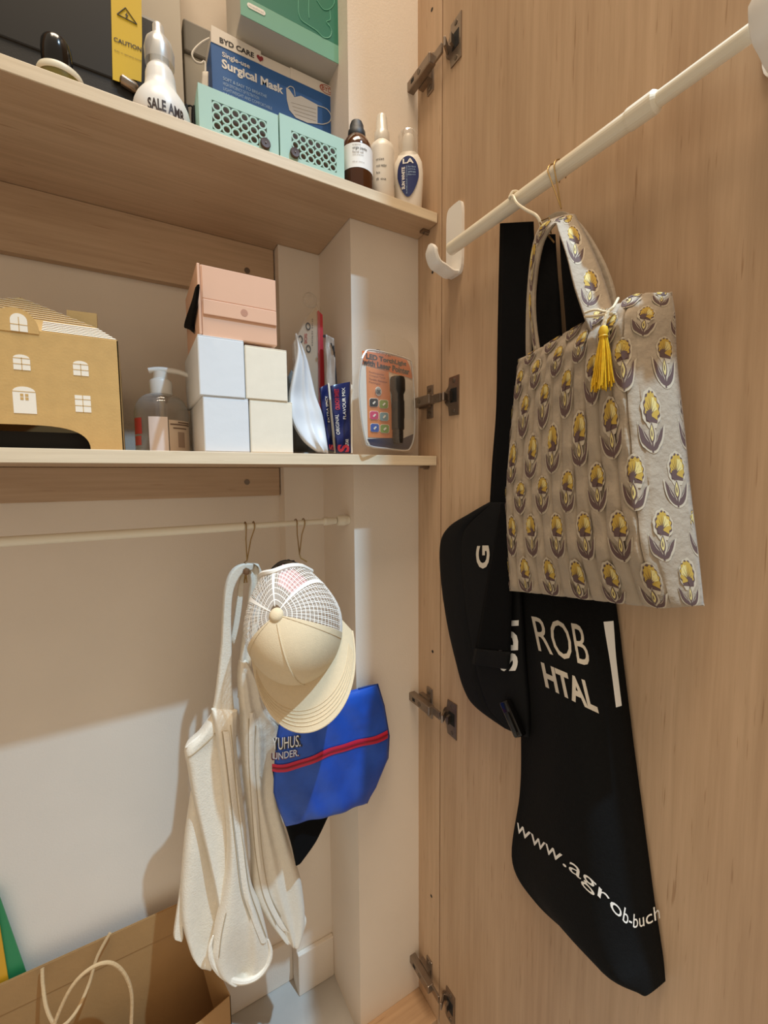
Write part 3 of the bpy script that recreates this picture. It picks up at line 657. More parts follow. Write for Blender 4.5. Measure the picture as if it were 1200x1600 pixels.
# --- mint drawers with a ring lattice front
M_mint = mat('mint paint', 'aacdbd', .5, noise=.03, nscale=40); M_knob = mat('dark wood knob', '4a3023', .5, noise=.25, nscale=300)
MY = .607
def mint(px0, px1, ptop0, label, knob_right, thin):
    a = onY(px0, 180, MY); b = onY(px1, 190, MY); x0, x1 = a.x, b.x; z1 = onY(px0, ptop0, MY).z
    t = thing('mint_box', ((x0 + x1) / 2, MY, UZ), label, 'box', 'mint boxes with ring lattice fronts')
    h = z1 - UZ; wd = x1 - x0; ny = MY + .115
    nx, nz = 6, 3
    r = min(wd * .70 / (2 * nx), h * .60 / (2 * nz)) ; lw, lh = nx * 2 * r, nz * 2 * r
    cx0 = (x0 + x1) / 2 - lw / 2 + (0 if knob_right else .002); cz0 = UZ + h * .46 - lh / 2
    mb = MB(); th = .0022
    mb.box((x0, MY, UZ), (x1, MY + th, cz0)); mb.box((x0, MY, cz0 + lh), (x1, MY + th, z1))
    mb.box((x0, MY, cz0), (cx0, MY + th, cz0 + lh)); mb.box((cx0 + lw, MY, cz0), (x1, MY + th, cz0 + lh))
    fp = mb.build('front_panel', M_mint, t)
    mb = MB(); n = 18
    for i in range(nx):
        for k in range(nz):
            if (k == 0 and i == (nx - 1 if knob_right else 0)): continue
            c = V((cx0 + r * (2 * i + 1), MY + .0002, cz0 + r * (2 * k + 1))); vv = []; ff = []
            for q in range(n):
                an = 2 * math.pi * q / n
                for (rr_, yy) in ((r * 1.03, 0), (r * .68, 0), (r * 1.03, .0018), (r * .68, .0018)): vv.append(c + V((rr_ * math.cos(an), yy, rr_ * math.sin(an))))
            for q in range(n):
                w_ = (q + 1) % n
                ff += [(4 * q, 4 * q + 1, 4 * w_ + 1, 4 * w_), (4 * q + 1, 4 * q + 3, 4 * w_ + 3, 4 * w_ + 1), (4 * q, 4 * w_, 4 * w_ + 2, 4 * q + 2), (4 * q + 2, 4 * w_ + 2, 4 * w_ + 3, 4 * q + 3)]
            mb.add(vv, ff)
    o = mb.build('ring_lattice', M_mint, fp); o['kind'] = 'stuff'
    kx = cx0 + lw - r * .55 if knob_right else cx0 + r * .6
    q = V((kx, MY, cz0 + r * .72))
    MB().box((kx - r * 1.3, MY + .0001, cz0), (kx + r * 1.2, MY + .0018, cz0 + r * 1.7)).build('knob_plate', M_mint, fp)
    mb = MB(); mb.lathe(q, [(r * .9, 0), (r * 1.18, .001), (r * 1.22, .003), (r * 1.05, .0048), (r * .2, .0045)], 20, V((0, -1, 0))); k_ = mb.build('knob', M_knob, t, True)
    MB().lathe(q + V((0, -.0045, 0)), [(r * .2, 0), (r * .16, .001)], 10, V((0, -1, 0))).build('knob_screw', M_screw, k_)
    mb = MB(); mb.box((x0, MY + th, UZ), (x0 + .002, ny, z1)); mb.box((x1 - .002, MY + th, UZ), (x1, ny, z1)); mb.box((x0 + .002, ny - .002, UZ), (x1 - .002, ny, z1)); mb.box((x0 + .002, MY + th, UZ), (x1 - .002, ny - .002, UZ + .002))
    mb.build('tray', M_mint, t)
    MB().box((x0 + .004, MY + .016, UZ + .003), (x1 - .004, ny - .004, z1 - h * .06)).build('shade_block', mat('brown interior shade', '4d3a30', .8) if not bpy.data.materials.get('brown interior shade') else bpy.data.materials['brown interior shade'], t)  # brown block added behind the lattice in place of interior shade
    return x0, x1, z1
mx0, mxa, mz1 = mint(311, 434.5, 129, 'left mint box with a round brown knob at its lower right corner', True, 0)
mxb, mx1, mz2 = mint(436.5, 537, 176, 'right mint box with a round brown knob at its lower left corner', False, 0)
# --- surgical mask box
BY = .725
t = thing('mask_box', onY(430, 150, BY), 'blue and white surgical mask box standing behind the mint boxes', 'box')
t.location.z = UZ
bl = onY(330, 75, BY); br = onY(526, 140, BY); bx0, bx1 = bl.x, br.x
bz1 = onY(331, 64, BY).z; bz1 = (bz1 + onY(525, 158, BY).z) / 2       # top of the blue field
wz1 = bz1 + .016
M_bluebox = mat('blue printed card', '2a63a8', .45); M_wbox = mat('warm white card', 'ece5da', .55)
DBm = .095
# the box stands on the shelf behind the mint boxes
MB().box((bx0, BY, UZ), (bx1, YS - .003 if bx1 > XS else BY + DBm, wz1), .0008).build('carton_body', M_wbox, t)
MB().box((bx0 - .0002, BY - .0006, UZ), (bx1 + .0002, BY + .0001, bz1), .0002).build('blue_print', M_bluebox, t)
MB().box((bx0 - .0006, BY + .0006, UZ), (bx0 + .0001, YS - .004, bz1), .0002).build('blue_side', M_bluebox, t)
fx1 = onY(408, 80, BY).x; gx = onY(453, 100, BY).x
fm = MB(); fm.prism([(bx0, BY - .0012, bz1), (fx1, BY - .0012, bz1), (fx1 - .001, BY - .0012, wz1 + .003), (bx0 + .001, BY - .0012, wz1 + .007)], (0, .0011, 0)); flap = fm.build('top_flap', M_wbox, t)
def bq(x0, y0, x1, y1, x2, y2, x3, y3, o=.0016): return quad(onY(x0, y0, BY - o), onY(x1, y1, BY - o), onY(x2, y2, BY - o), onY(x3, y3, BY - o))
W_ = bx1 - bx0
def bu(x0, x1, z0, z1, o=.0010):              # lettering box on the front, metres from the left edge and from the blue top
    return lambda u, v: V((bx0 + x0 + (x1 - x0) * u, BY - o, bz1 + z0 + (z1 - z0) * v))
text('lettering', 'BYD CARE', M_inkdark, flap, bu(W_ * .06, W_ * .31, .004, .0115, .0016), bold=.03)
def heart(c, s, m, par):
    pts = []
    for i in range(28):
        a = 2 * math.pi * i / 28; pts.append(c + V((s * 16 * math.sin(a) ** 3, 0, s * (13 * math.cos(a) - 5 * math.cos(2 * a) - 2 * math.cos(3 * a) - math.cos(4 * a)))))
    MB().prism(pts, (0, -.0003, 0)).build('printed_heart', m, par)
heart(V((bx0 + W_ * .355, BY - .0013, bz1 + .008)), .00032, mat('dark red print', '94343a', .5), flap)
M_wprint = mat('white lettering', 'f1efe9', .5)
text('lettering', 'Single-use', M_wprint, t, bu(W_ * .075, W_ * .275, -.0155, -.0065), bold=.015)
text('lettering', 'Surgical Mask', M_wprint, t, bu(W_ * .07, W_ * .535, -.033, -.0165), bold=.035)
M_lbl = mat('pale blue lettering', 'a9c6e4', .5)
for k, (s, x1) in enumerate((('SOFT & EASY TO BREATHE', .40), ('HIGH EFFICIENCY OF FILTRATION', .34), ('LIGHTWEIGHT AND COMFORTABLE', .44), ('MASKS', .18))):
    text('lettering', s, M_lbl, t, bu(W_ * .075, W_ * x1, -.0455 - k * .0072, -.0410 - k * .0072), bold=.01 if k == 0 else 0)
lg = V((bx0 + W_ * .905, BY - .0015, bz1 + .008)); n = 26
o_ = MB(); vv = []
for i in range(n):
    a = 2 * math.pi * i / n
    for r_ in (1, .84): vv.append(lg + V((.0125 * r_ * math.cos(a), 0, .0068 * r_ * math.sin(a))))
M_logo = mat('brick red print', 'b5563e', .5)
obj('printed_oval', vv, [(2 * i, 2 * ((i + 1) % n), 2 * ((i + 1) % n) + 1, 2 * i + 1) for i in range(n)], M_logo, t)
text('lettering', 'BYD', M_logo, t, quad(lg + V((-.0085, -.0003, -.0035)), lg + V((.0085, -.0003, -.0035)), lg + V((.0085, -.0003, .0035)), lg + V((-.0085, -.0003, .0035))), bold=.01)
mpts = [(447, 137), (452, 140), (460, 152), (470, 150), (496, 164), (496, 194), (480, 192), (462, 184), (452, 172), (448, 155)]
MB().prism([onY(x, y, BY - .0009) for x, y in mpts], (0, -.0004, 0)).build('printed_mask', mat('soft white print', 'e2ddd4', .6), t)
for k in range(4):
    MB().tube([onY(455 + k * 2, 160 + k * 6, BY - .0015), onY(494, 171 + k * 6, BY - .0015)], .0003, 4).build('pleat_line', mat('grey pleat print', 'c3bfb8', .6) if k == 0 else bpy.data.materials['grey pleat print'], t)
MB().tube(spline([onY(x, y, BY - .0012) for x, y in ((496, 165), (510, 170), (517, 180), (515, 190), (505, 194), (496, 193))], 20), .0007, 5).build('printed_ear_loop', M_wprint, t)
MB().tube(spline([onY(x, y, BY - .0012) for x, y in ((449, 138), (453, 135), (459, 138), (461, 150))], 12), .0006, 5).build('printed_ear_loop', M_wprint, t)
t2 = MB(); t2.box((gx, BY - .0009, bz1 + .0002), (bx1, BY - .0002, wz1 + .0008), .0002); t2.build('tuck_tab', M_wbox, t)
# --- green box on top of it, overhanging to the front
GZ = wz1 + .0085; GY = .690
ga = onY(376, 20, GY); gb = onY(529, 60, GY)
t = thing('green_box', ((ga.x + gb.x) / 2, GY, GZ), 'teal green box with a pale green band lying on top of the mask box', 'box')
MB().box((ga.x, GY, GZ), (gb.x, YS - .004, GZ + .20), .001).build('carton_body', mat('grey white card', 'cfc9bd', .6), t)
M_gr = mat('teal green print', '22785f', .42); M_gr2 = mat('pale green print', '74b09a', .45)
MB().box((ga.x - .0002, GY - .0008, GZ), (gb.x + .0002, GY - .0001, GZ + .027), .0002).build('pale_band', M_gr2, t)
MB().box((ga.x - .0002, GY - .0008, GZ + .0271), (gb.x + .0002, GY - .0001, GZ + .20), .0002).build('green_print', M_gr, t)
MB().box((gb.x, GY - .0004, GZ), (gb.x + .0006, YS - .006, GZ + .20), .0002).build('green_side', mat('deep green print', '1c6a57', .5), t)
p0 = onY(390, 8, GY - .0012); p1 = onY(411, 20, GY - .0012); d_ = .0035
mb = MB(); pts = []
zc = (p0.z + p1.z) / 2
for i in range(12):
    a = math.pi / 2 + math.pi * i / 11; pts.append(V((p0.x + d_ * math.cos(a), GY - .0010, zc + d_ * math.sin(a))))
for i in range(12):
    a = -math.pi / 2 + math.pi * i / 11; pts.append(V((p1.x + d_ * math.cos(a), GY - .0010, zc + d_ * math.sin(a))))
pill = mb.prism(pts, (0, -.0003, 0)).build('white_pill_print', M_wprint, t)
text('lettering', 'medical', mat('grey lettering', 'b5bdb7', .5), pill, quad(V((p0.x - .001, GY - .0015, zc - .0015)), V((p1.x + .001, GY - .0015, zc - .0015)), V((p1.x + .001, GY - .0015, zc + .0015)), V((p0.x - .001, GY - .0015, zc + .0015))))
M_line = mat('thin pale print', '6dbb9f', .5)
for pts in (((467, -10), (466, 15), (470, 30), (480, 38), (495, 48), (505, 58), (515, 58), (518, 48), (512, 35)), ((483, -10), (482, 14), (483, 28)), ((495, 0), (505, 14), (515, 14), (522, 5), (522, -8)), ((515, 16), (516, 30), (510, 34), (516, 42))):
    MB().tube(spline([onY(x, y, GY - .0011) for x, y in pts], 24), .0005, 4).build('printed_line', M_line, t)
# --- white ear loop sticking out at the left of the mask box
t = thing('face_mask', onY(318, 120, .71), 'white face mask with its ear loop looping out left of the mask box', 'mask'); t.location.z = UZ
MB().tube(spline([onY(x, y, .715) for x, y in ((327, 60), (316, 66), (305, 76), (300, 86), (305, 96), (314, 99), (319, 96), (321, 105), (320, 125))], 30), .0014, 8).build('ear_loop', mat('white elastic', 'e7e2d6', .7), t, True)
c = onY(322, 140, .712)
Sheet([(onY(316, 112, .715), onY(326, 112, .715)), (onY(314, 135, .715), onY(326, 135, .715)), (onY(313, 175, .715), onY(326, 175, .715)), (V((onY(313, 180, .715).x, .715, UZ)), V((onY(326, 180, .715).x, .715, UZ)))], (0, -1, 0), .002, nv=12).build('mask_fabric', mat('white nonwoven', 'ddd5c6', .8), t, 6)
# --- sunglasses between bottle and mint box
t = thing('sunglasses', onY(300, 180, .64), 'black glasses standing folded between the cone-topped bottle and the mint box', 'glasses'); t.location.z = UZ
for (x0, x1) in ((287, 295), (299, 310)):
    Sheet([(onY(x0 + 1, 163 + (x0 > 290) * 3, .64), onY(x1 - 3, 163 + (x0 > 290) * 3, .64)), (onY(x0, 172, .64), onY(x1, 174, .64)), (onY(x0, 190, .64), onY(x1, 192, .64)), (V((onY(x0, 190, .64).x, .64, UZ)), V((onY(x1, 190, .64).x, .64, UZ)))], (0, -1, 0), .003, nv=12).build('lens_rim', mat('gloss black plastic', '0c0b0b', .15) if not bpy.data.materials.get('gloss black plastic') else bpy.data.materials['gloss black plastic'], t, 8)
M_gblk = bpy.data.materials['gloss black plastic']
p0, p1 = onY(292, 166, .6385), onY(303, 169, .6385)
MB().tube(spline([p0, p0.lerp(p1, .5) + V((0, 0, .002)), p1], 8), .0011, 6).build('bridge', M_gblk, t, True)
# --- tall white carton behind
WY = .775
a = onY(223, 60, WY); b = onY(284, 60, WY)
t = thing('white_board', (a.x - .02, WY, UZ), 'tall plain white board box standing behind the black appliance', 'box')
MB().box((a.x - .10, WY, UZ), (b.x, YB - .001, UZ + .42), .001).build('carton_body', mat('off white board', 'c6bdab', .6, bump=.05, bscale=200), t)
MB().box((a.x - .0995, WY - .0012, UZ + .002), (b.x - .0005, WY - .0001, UZ + .416), .0004).build('front_sheet', mat('off white sheet', 'c8bfae', .6), t)
a = onY(285, 40, .80); b = onY(340, 40, .80); z1 = onY(283, 25, .80).z; z0 = onY(283, 76, .80).z
t = thing('grey_case', ((a.x + b.x) / 2, .80, UZ), 'grey case at the back of the upper shelf between the white board and mask box', 'case')
MB().box((b.x + .001 - (b.x - a.x), .80, z0), (b.x, YB - .001, z1), .003).build('case_body', mat('grey plastic', '7f7a70', .6), t)
MB().box((a.x + .001, .8035, UZ), (b.x - .002, YB - .001, z0 - .0004), .002).build('case_base', mat('pale grey plastic', 'aca596', .6), t)
# --- black appliance with a yellow caution tag
M_appl = mat('black ABS', '141312', .42, noise=.1, nscale=30, bump=.05, bscale=500)
AY = .675
xr = onY(205, 100, AY).x; xr2 = onY(254, 80, AY + .03).x
t = thing('black_appliance', (xr - .13, AY, UZ), 'black boxy appliance with a rounded lower edge and a yellow caution tag', 'appliance')
sec = [(AY + .09, UZ + .003)] + [(AY + .032 - .032 * math.sin(a), UZ + .034 - .030 * math.cos(a)) for a in [i * math.pi / 2 / 8 for i in range(9)]] + [(AY - .001, UZ + .30), (AY + .09, UZ + .30)]
MB().prism([(xr - .28, y, z) for y, z in sec], (.28, 0, 0)).build('housing', M_appl, t)
MB().box((xr - .27, AY - .002, UZ + .072), (xr - .01, AY + .004, UZ + .25), .002).build('front_panel', mat('black front panel', '161616', .35), t)
zs = onY(240, 27, AY + .03).z
MB().box((xr + .0005, AY + .03, UZ + .001), (xr2, AY + .088, zs), .006).build('side_module', M_appl, t)
for dx in (-.24, -.03):
    MB().lathe((xr + dx, AY + .05, UZ - .0003), [(.008, 0), (.008, .004)], 14).build('foot', M_gblk, t)
MB().lathe(onY(205, 130, AY - .004) + V((-.012, 0, 0)), [(.004, 0), (.0062, .002), (.0062, .017), (.004, .020)], 18, V((1, 0, -.25))).build('metal_foot_screw', M_metal, t, True)
yg = AY - .0045
M_yel = mat('yellow tag card', 'd9b912', .45)
tpts = [(172, -60), (220, -60), (222, 60), (221, 128), (208, 124), (196, 122), (190, 129), (176, 124)]
tagp = MB().prism([onY(x, y, yg) for x, y in tpts], (0, .0006, 0)).build('caution_tag', M_yel, t)
text('lettering', 'CAUTION', M_inkdark, tagp, quad(onY(178, 64, yg - .0005), onY(221, 81, yg - .0005), onY(221, 74, yg - .0005), onY(177.5, 57, yg - .0005)), bold=.02)
text('lettering', 'Refer to operating manual', mat('faded ink', '6d6020', .6), tagp, quad(onY(179, 80, yg - .0005), onY(221, 97, yg - .0005), onY(221, 93.5, yg - .0005), onY(179, 77, yg - .0005)))
A, B, C = onY(183, 22, yg - .0006), onY(214, 38, yg - .0006), onY(196, 12, yg - .0006)
mb = MB()
for p, q in ((A, B), (B, C), (C, A)): mb.tube([p, q], .0005, 4)
mb.build('warning_triangle', M_inkdark, tagp)
g = (A + B + C) / 3
MB().prism([g + V((.001, 0, .004)), g + V((-.0018, 0, -.0005)), g + V((-.0002, 0, -.0003)), g + V((-.0012, 0, -.0045)), g + V((.002, 0, .0006)), g + V((.0004, 0, .0006))], (0, -.0003, 0)).build('warning_bolt', M_inkdark, tagp)
# --- round jar with a black cap
c = onY(95, 120, .632); c.z = UZ
rj = (onY(137, 130, .62) - onY(54, 100, .62)).length / 2 * .93
zt = onY(75, 92, .632 - rj * .9).z - UZ
t = thing('round_jar', c, 'low round olive jar with a white lid rim and a glossy black cap', 'jar')
MB().lathe(c, [(rj * .93, 0), (rj * .96, .002), (rj * .96, zt - .006)], 40).build('jar_body', mat('olive glass', '6f6328', .25), t, True)
MB().lathe(c + V((0, 0, zt - .0062)), [(rj * .97, 0), (rj, .001), (rj, .0055), (rj * .96, .0075), (rj * .5, .0085)], 40).build('lid', mat('milky lid', 'e4dfc9', .4), t, True)
ct = c + V((-.002, -.006, zt + .0022))
MB().lathe(ct, [(.0125, 0), (.0142, .002), (.0145, .016), (.0138, .024), (.0120, .028), (.006, .0295)], 28).build('cap', M_gblk, t, True)
# --- white squeeze bottle with a nozzle under a clear cap
c = onY(252, 150, .633); c.z = UZ
zz = lambda py: onY(252, py, .633).z - UZ
pxr = (onY(300, 150, .633) - onY(252, 150, .633)).length / 48
t = thing('squeeze_bottle', c, 'white cone-shouldered squeeze bottle with a nozzle under a clear cap', 'bottle')
M_milk = mat('translucent white plastic', 'e6e5e0', .35)
r0 = 44 * pxr * .93
MB().lathe(c, [(r0 * .95, 0), (r0, .003), (r0, zz(183)), (r0 * .94, zz(172)), (r0 * .84, zz(162)), (r0 * .70, zz(153)), (r0 * .58, zz(146)), (r0 * .53, zz(135)), (r0 * .51, zz(122)), (r0 * .45, zz(113)), (r0 * .33, zz(106))], 36).build('bottle_body', M_milk, t, True)
MB().lathe(c, [(r0 * .33, zz(108)), (r0 * .31, zz(86)), (r0 * .26, zz(76)), (r0 * .14, zz(52)), (r0 * .11, zz(48))], 24).build('nozzle', mat('pale grey nozzle', 'd5d5d2', .35), t, True)
MB().lathe(c, [(r0 * .50, zz(104)), (r0 * .52, zz(84)), (r0 * .44, zz(70)), (r0 * .2, zz(57)), (r0 * .19, zz(44)), (r0 * .12, zz(40))], 28, closed=False).build('clear_cap', clear('frosted cap', (.93, .93, .91), .34, .3), t, True)
fn = wrap(c, r0 * 1.004, -.62, .78, zz(184) - .004, zz(170))
text('lettering', 'SALE AMB', mat('dark brown ink', '2a1712', .5), t, lambda u, v: wrap(c, r0 * 1.008, -.55, .72, zz(204), zz(187))(u, v), bold=.03, sub=1)
# --- three small bottles at the right end
def ctr(px, Y): c = onY(px, 260, Y); c.z = UZ; return c
c = ctr(558, .625); z_ = lambda py, px=558, Y=.625: onY(px, py, Y).z - UZ
pr = (onY(580, 250, .625) - onY(558, 250, .625)).length / 22
t = thing('amber_bottle', c, 'amber glass bottle with a black dropper cap and white label', 'bottle')
M_amber = mat('amber glass', '4a2409', .1, spec=.6)
R_ = 22 * pr * .92
MB().lathe(c, [(R_ * .94, 0), (R_, .002), (R_, z_(241)), (R_ * .93, z_(232)), (R_ * .72, z_(222)), (R_ * .5, z_(216)), (R_ * .48, z_(211))], 36).build('bottle_body', M_amber, t, True)
MB().lathe(c, [(R_ * .56, z_(219)), (R_ * .58, z_(217)), (R_ * .55, z_(208)), (R_ * .47, z_(206)), (R_ * .44, z_(198)), (R_ * .36, z_(193)), (R_ * .15, z_(191.5))], 28).build('cap', mat('black rubber', '1a1a1a', .55), t, True)
lab = wrapped('label', wrap(c, R_ * 1.012, -1.75, 1.75, z_(278), z_(241)), M_wprint, t, 28)
for k, (s, z0, z1, u1, b) in enumerate((('organic', 246, 243, .1, 0), ('virgin jojoba', 252.5, 247, .62, .01), ('facial oil', 257, 253, .45, 0), ('cold pressed', 261, 258.5, .45, 0), ('100 ml  3.4 fl oz', 271, 269, .5, 0))):
    text('lettering', s, M_inkdark if b else mat('grey brown ink', '8d8178', .6) if k == 0 else bpy.data.materials['grey brown ink'] if not b else M_inkdark, lab, wrap(c, R_ * 1.03, -.75, -.75 + 1.5 * max(u1, .35), z_(z0), z_(z1)), bold=b)
c = ctr(597, .634); z_ = lambda py: onY(597, py, .634).z - UZ
R_ = 17.5 * pr * .95
t = thing('spray_bottle', c, 'slim white spray bottle with a tall clear nozzle cap between the amber and lotion bottles', 'bottle')
M_cream = mat('creamy white plastic', 'ece6da', .35)
MB().lathe(c, [(R_ * .95, 0), (R_, .002), (R_, z_(240)), (R_ * .9, z_(231)), (R_ * .62, z_(225)), (R_ * .56, z_(223))], 32).build('bottle_body', M_cream, t, True)
MB().lathe(c, [(R_ * .62, z_(224)), (R_ * .62, z_(210)), (R_ * .50, z_(207)), (R_ * .44, z_(186)), (R_ * .36, z_(182))], 26).build('spray_cap', mat('frosted cap plastic', 'd8d2c6', .25), t, True)
for k in range(4):
    text('lettering', ('mist', 'rose water', 'face', 'fl oz')[k], M_inkdark, t, wrap(c, R_ * 1.02, -1.0, (-.35, -.15, -.7, -.2)[k], z_(264 + k * 10), z_(260 + k * 10)))
text('lettering', 'tonic', M_inkdark, t, wrap(c, R_ * 1.02, .75, 1.1, z_(296), z_(291)))
c = ctr(638, .632); z_ = lambda py: onY(638, py, .632).z - UZ
R_ = 22 * pr * .95
t = thing('lotion_bottle', c, 'flat white lotion bottle with a navy oval label and clear cap', 'bottle')
xd = (.81, -.58, 0)
MB().lathe(c, [(R_ * .80, 0), (R_ * .86, .002), (R_ * .98, z_(290)), (R_, z_(272)), (R_ * .92, z_(256)), (R_ * .66, z_(243)), (R_ * .58, z_(241))], 36, sy=.55, xdir=xd).build('bottle_body', M_cream, t, True)
MB().lathe(c, [(R_ * .66, z_(244)), (R_ * .66, z_(214)), (R_ * .58, z_(208)), (R_ * .3, z_(205))], 28, sy=.8, xdir=xd, closed=False).build('clear_cap', clear('clear lotion cap', (.93, .9, .86), .22, .1), t, True)
MB().lathe(c, [(R_ * .42, z_(242)), (R_ * .42, z_(218)), (R_ * .3, z_(212))], 20, sy=.8, xdir=xd).build('nozzle', M_cream, t, True)
mb = MB(); q = onY(637, 288, .632); e1 = V(xd).normalized(); nb = V((e1.y, -e1.x, 0)); vv = []
def lob(sx, sz): return c + e1 * sx + V((0, 0, sz)) + nb * (R_ * .55 * math.sqrt(max(.02, 1 - (sx / (R_ * 1.02)) ** 2)) + .0009)
zc_, zh = (z_(253) + z_(316)) / 2, (z_(253) - z_(316)) / 2
vv = [lob(0, zc_)]; n = 32
for ring in (.35, .7, 1):
    for i in range(n):
        a = 2 * math.pi * i / n; wv = R_ * .70 * (1 + .18 * math.sin(a)) if math.sin(a) > 0 else R_ * .70 * (1 - .35 * abs(math.sin(a)))
        vv.append(lob(wv * ring * math.cos(a), zc_ + zh * ring * math.sin(a)))
ff = [(0, 1 + i, 1 + (i + 1) % n) for i in range(n)]
for k in range(2): ff += [(1 + k * n + i, 1 + k * n + (i + 1) % n, 1 + (k + 1) * n + (i + 1) % n, 1 + (k + 1) * n + i) for i in range(n)]
lab = obj('navy_label', vv, ff, mat('navy label', '1b2a63', .35), t, True)
def lt(x0, x1, z0, z1): return lambda u, v: lob((x0 + (x1 - x0) * u) * R_, zc_ + zh * (z0 + (z1 - z0) * v)) + nb * .0006
text('lettering', 'LA', M_wprint, lab, lt(-.35, .38, .62, .86), bold=.03, sub=1)
vt = lt(-.42, -.20, -.62, .46); text('lettering', 'SUN WHITE', M_wprint, lab, lambda u, v: vt(1 - v, u), bold=.03, sub=1)
vt2 = lt(-.12, -.05, -.85, .5); text('lettering', 'SUNBLOCK LOTION', bpy.data.materials['pale blue lettering'], lab, lambda u, v: vt2(1 - v, u), sub=1)
for k in range(4):
    text('lettering', ('for face', 'and body', 'SPF50', 'PA+++')[k], bpy.data.materials['pale blue lettering'], lab, lt(0, .5, .42 - k * .13, .50 - k * .13))

# ================================================================== HANGING IN THE CLOSET
def px3(x, y, Y): return onY(x, y, Y)
# --- wire hooks on the closet rod
def vhook(xa, xb, ytop, xp, yp, label, bead):
    t = thing('wire_hook', px3(xp, yp, RY), label, 'hook', 'brass wire hooks on the closet rod')
    r = .0068; mb = MB()
    for x in (xa, xb):
        top = px3(x, ytop, RY); top = V((top.x, RY, RZ)); pts = []
        for i in range(9):
            a = math.radians(-120 + 30 * i); pts.append(top + V((0, r * math.sin(-a) if False else r * math.cos(math.radians(-30 + 30 * i)), r * math.sin(math.radians(-30 + 30 * i)))))
        mb.tube(pts + [px3((x * .6 + xp * .4), ytop + (yp - ytop) * .45, RY - r * .7), px3(xp, yp, RY - r * .5)], .0009, 6)
    mb.build('hook_wire', M_wire, t, True)
    if bead:
        q = px3(385, 893, .668)
        MB().lathe(q + V((0, 0, -.0055)), [(.001, 0), (.0045, .002), (.0055, .0055), (.0045, .009), (.001, .011)], 16).build('bead', mat('brown wooden bead', '7b5738', .5), t, True)
        mb = MB(); mb.tube([q + V((0, .004, -.004)), q + V((.001, .004, -.018)), q + V((-.003, .004, -.018)), q + V((-.001, .004, -.006))], .0012, 6); mb.tube([px3(xp, yp, RY - r * .5), q + V((0, .012, .012)), q + V((0, .004, .003))], .0009, 6)
        mb.build('clip', M_wire, t, True)
    else:
        q = px3(470, 872, RY - .006); MB().tube([px3(xp, yp, RY - r * .5), q, px3(480, 878, RY - .01)], .0011, 6).build('clip', M_wire, t, True)
    return t
vhook(383, 396, 815, 386, 876, 'brass wire hook on the closet rod that holds the cream tank top', True)
vhook(462, 474, 810, 468, 866, 'brass wire hook on the closet rod that holds the trucker cap', False)
# --- cream tank top
M_tank = mat('cream cotton rib', 'e6dcc9', .85, noise=.04, nscale=120, bump=.35, bscale=420, sheen=.15)
M_bind = mat('cream binding', 'ece3d2', .85, bump=.35, bscale=300)
t = thing('tank_top', px3(385, 885, .686), 'cream cotton tank top hanging folded by its straps from the closet rod', 'top')
TY = .684
def strip(name, rows, Y, th, fold=None, nv=30, nu=12, m=None, par=None, back=None):
    s = Sheet([(px3(*a, Y), px3(*b, Y)) for a, b in rows], (0, -1, 0), th, back, fold, nv=nv); s.build(name, m or M_tank, par or t, nu); return s
strip('strap', [((396, 880), (394, 891)), ((378, 880), (383, 892)), ((362, 890), (373, 903)), ((351, 915), (364, 925)), ((347, 955), (361, 962)), ((345, 1000), (362, 1010)), ((341, 1040), (362, 1060)), ((335, 1090), (366, 1110)), ((328, 1128), (371, 1150))], TY - .004, .007, None, 44, 14)
strip('strap', [((398, 886), (390, 893)), ((383, 889), (384, 894)), ((374, 905), (381, 908)), ((369, 935), (379, 938)), ((364, 970), (374, 975)), ((359, 1000), (366, 1008))], TY + .004, .004, None, 30, 8)
strip('strap', [((386, 891), (399, 880)), ((389, 910), (405, 892)), ((387, 935), (409, 915)), ((384, 965), (408, 950)), ((378, 1000), (400, 1000)), ((373, 1045), (393, 1045)), ((371, 1090), (402, 1095))], TY + .003, .005, lambda u, v: .002 * math.sin(u * 9), 36, 12)
strip('strap', [((392, 879), (404, 881)), ((402, 884), (411, 900)), ((404, 905), (410, 925)), ((401, 940), (407, 950)), ((398, 965), (402, 968))], TY - .004, .004, None, 24, 8)
def vf(amp, n, ph=0): return lambda u, v: amp * math.sin(n * math.pi * u + ph + 1.5 * v) * min(1, v * 4, (1 - v) * 4)
strip('back_panel', [((298, 1235), (335, 1245)), ((290, 1290), (346, 1300)), ((284, 1350), (352, 1370)), ((281, 1400), (350, 1420)), ((284, 1440), (342, 1460)), ((297, 1485), (334, 1495)), ((313, 1508), (330, 1512))], TY + .012, .010, vf(.004, 2), 40, 22)
strip('back_hem', [((282, 1380), (286, 1382)), ((276, 1420), (286, 1422)), ((271, 1455), (287, 1460)), ((272, 1466), (285, 1470))], TY + .016, .004, None, 14, 8)
B = strip('left_panel', [((334, 1112), (350, 1116)), ((312, 1143), (352, 1142)), ((289, 1166), (354, 1165)), ((293, 1200), (354, 1200)), ((301, 1245), (355, 1260)), ((312, 1290), (357, 1320)), ((325, 1340), (357, 1370)), ((337, 1395), (357, 1405)), ((342, 1430), (350, 1434))], TY - .002, .012, vf(.003, 1.6, .5), 44, 24)
D = strip('right_panel', [((374, 1032), (384, 1030)), ((371, 1062), (402, 1064)), ((374, 1105), (412, 1105)), ((375, 1142), (438, 1140)), ((378, 1200), (433, 1200)), ((384, 1255), (430, 1240)), ((391, 1325), (452, 1318)), ((393, 1385), (470, 1375)), ((412, 1425), (475, 1432)), ((437, 1458), (467, 1464)), ((447, 1467), (458, 1472))], TY + .002, .014, lambda u, v: .004 * math.sin(7 * u + 2 * v) * min(1, 3 * v) + .006 * math.exp(-((u - .35 - .2 * v) / .10) ** 2) * min(1, v * 2), 60, 34)
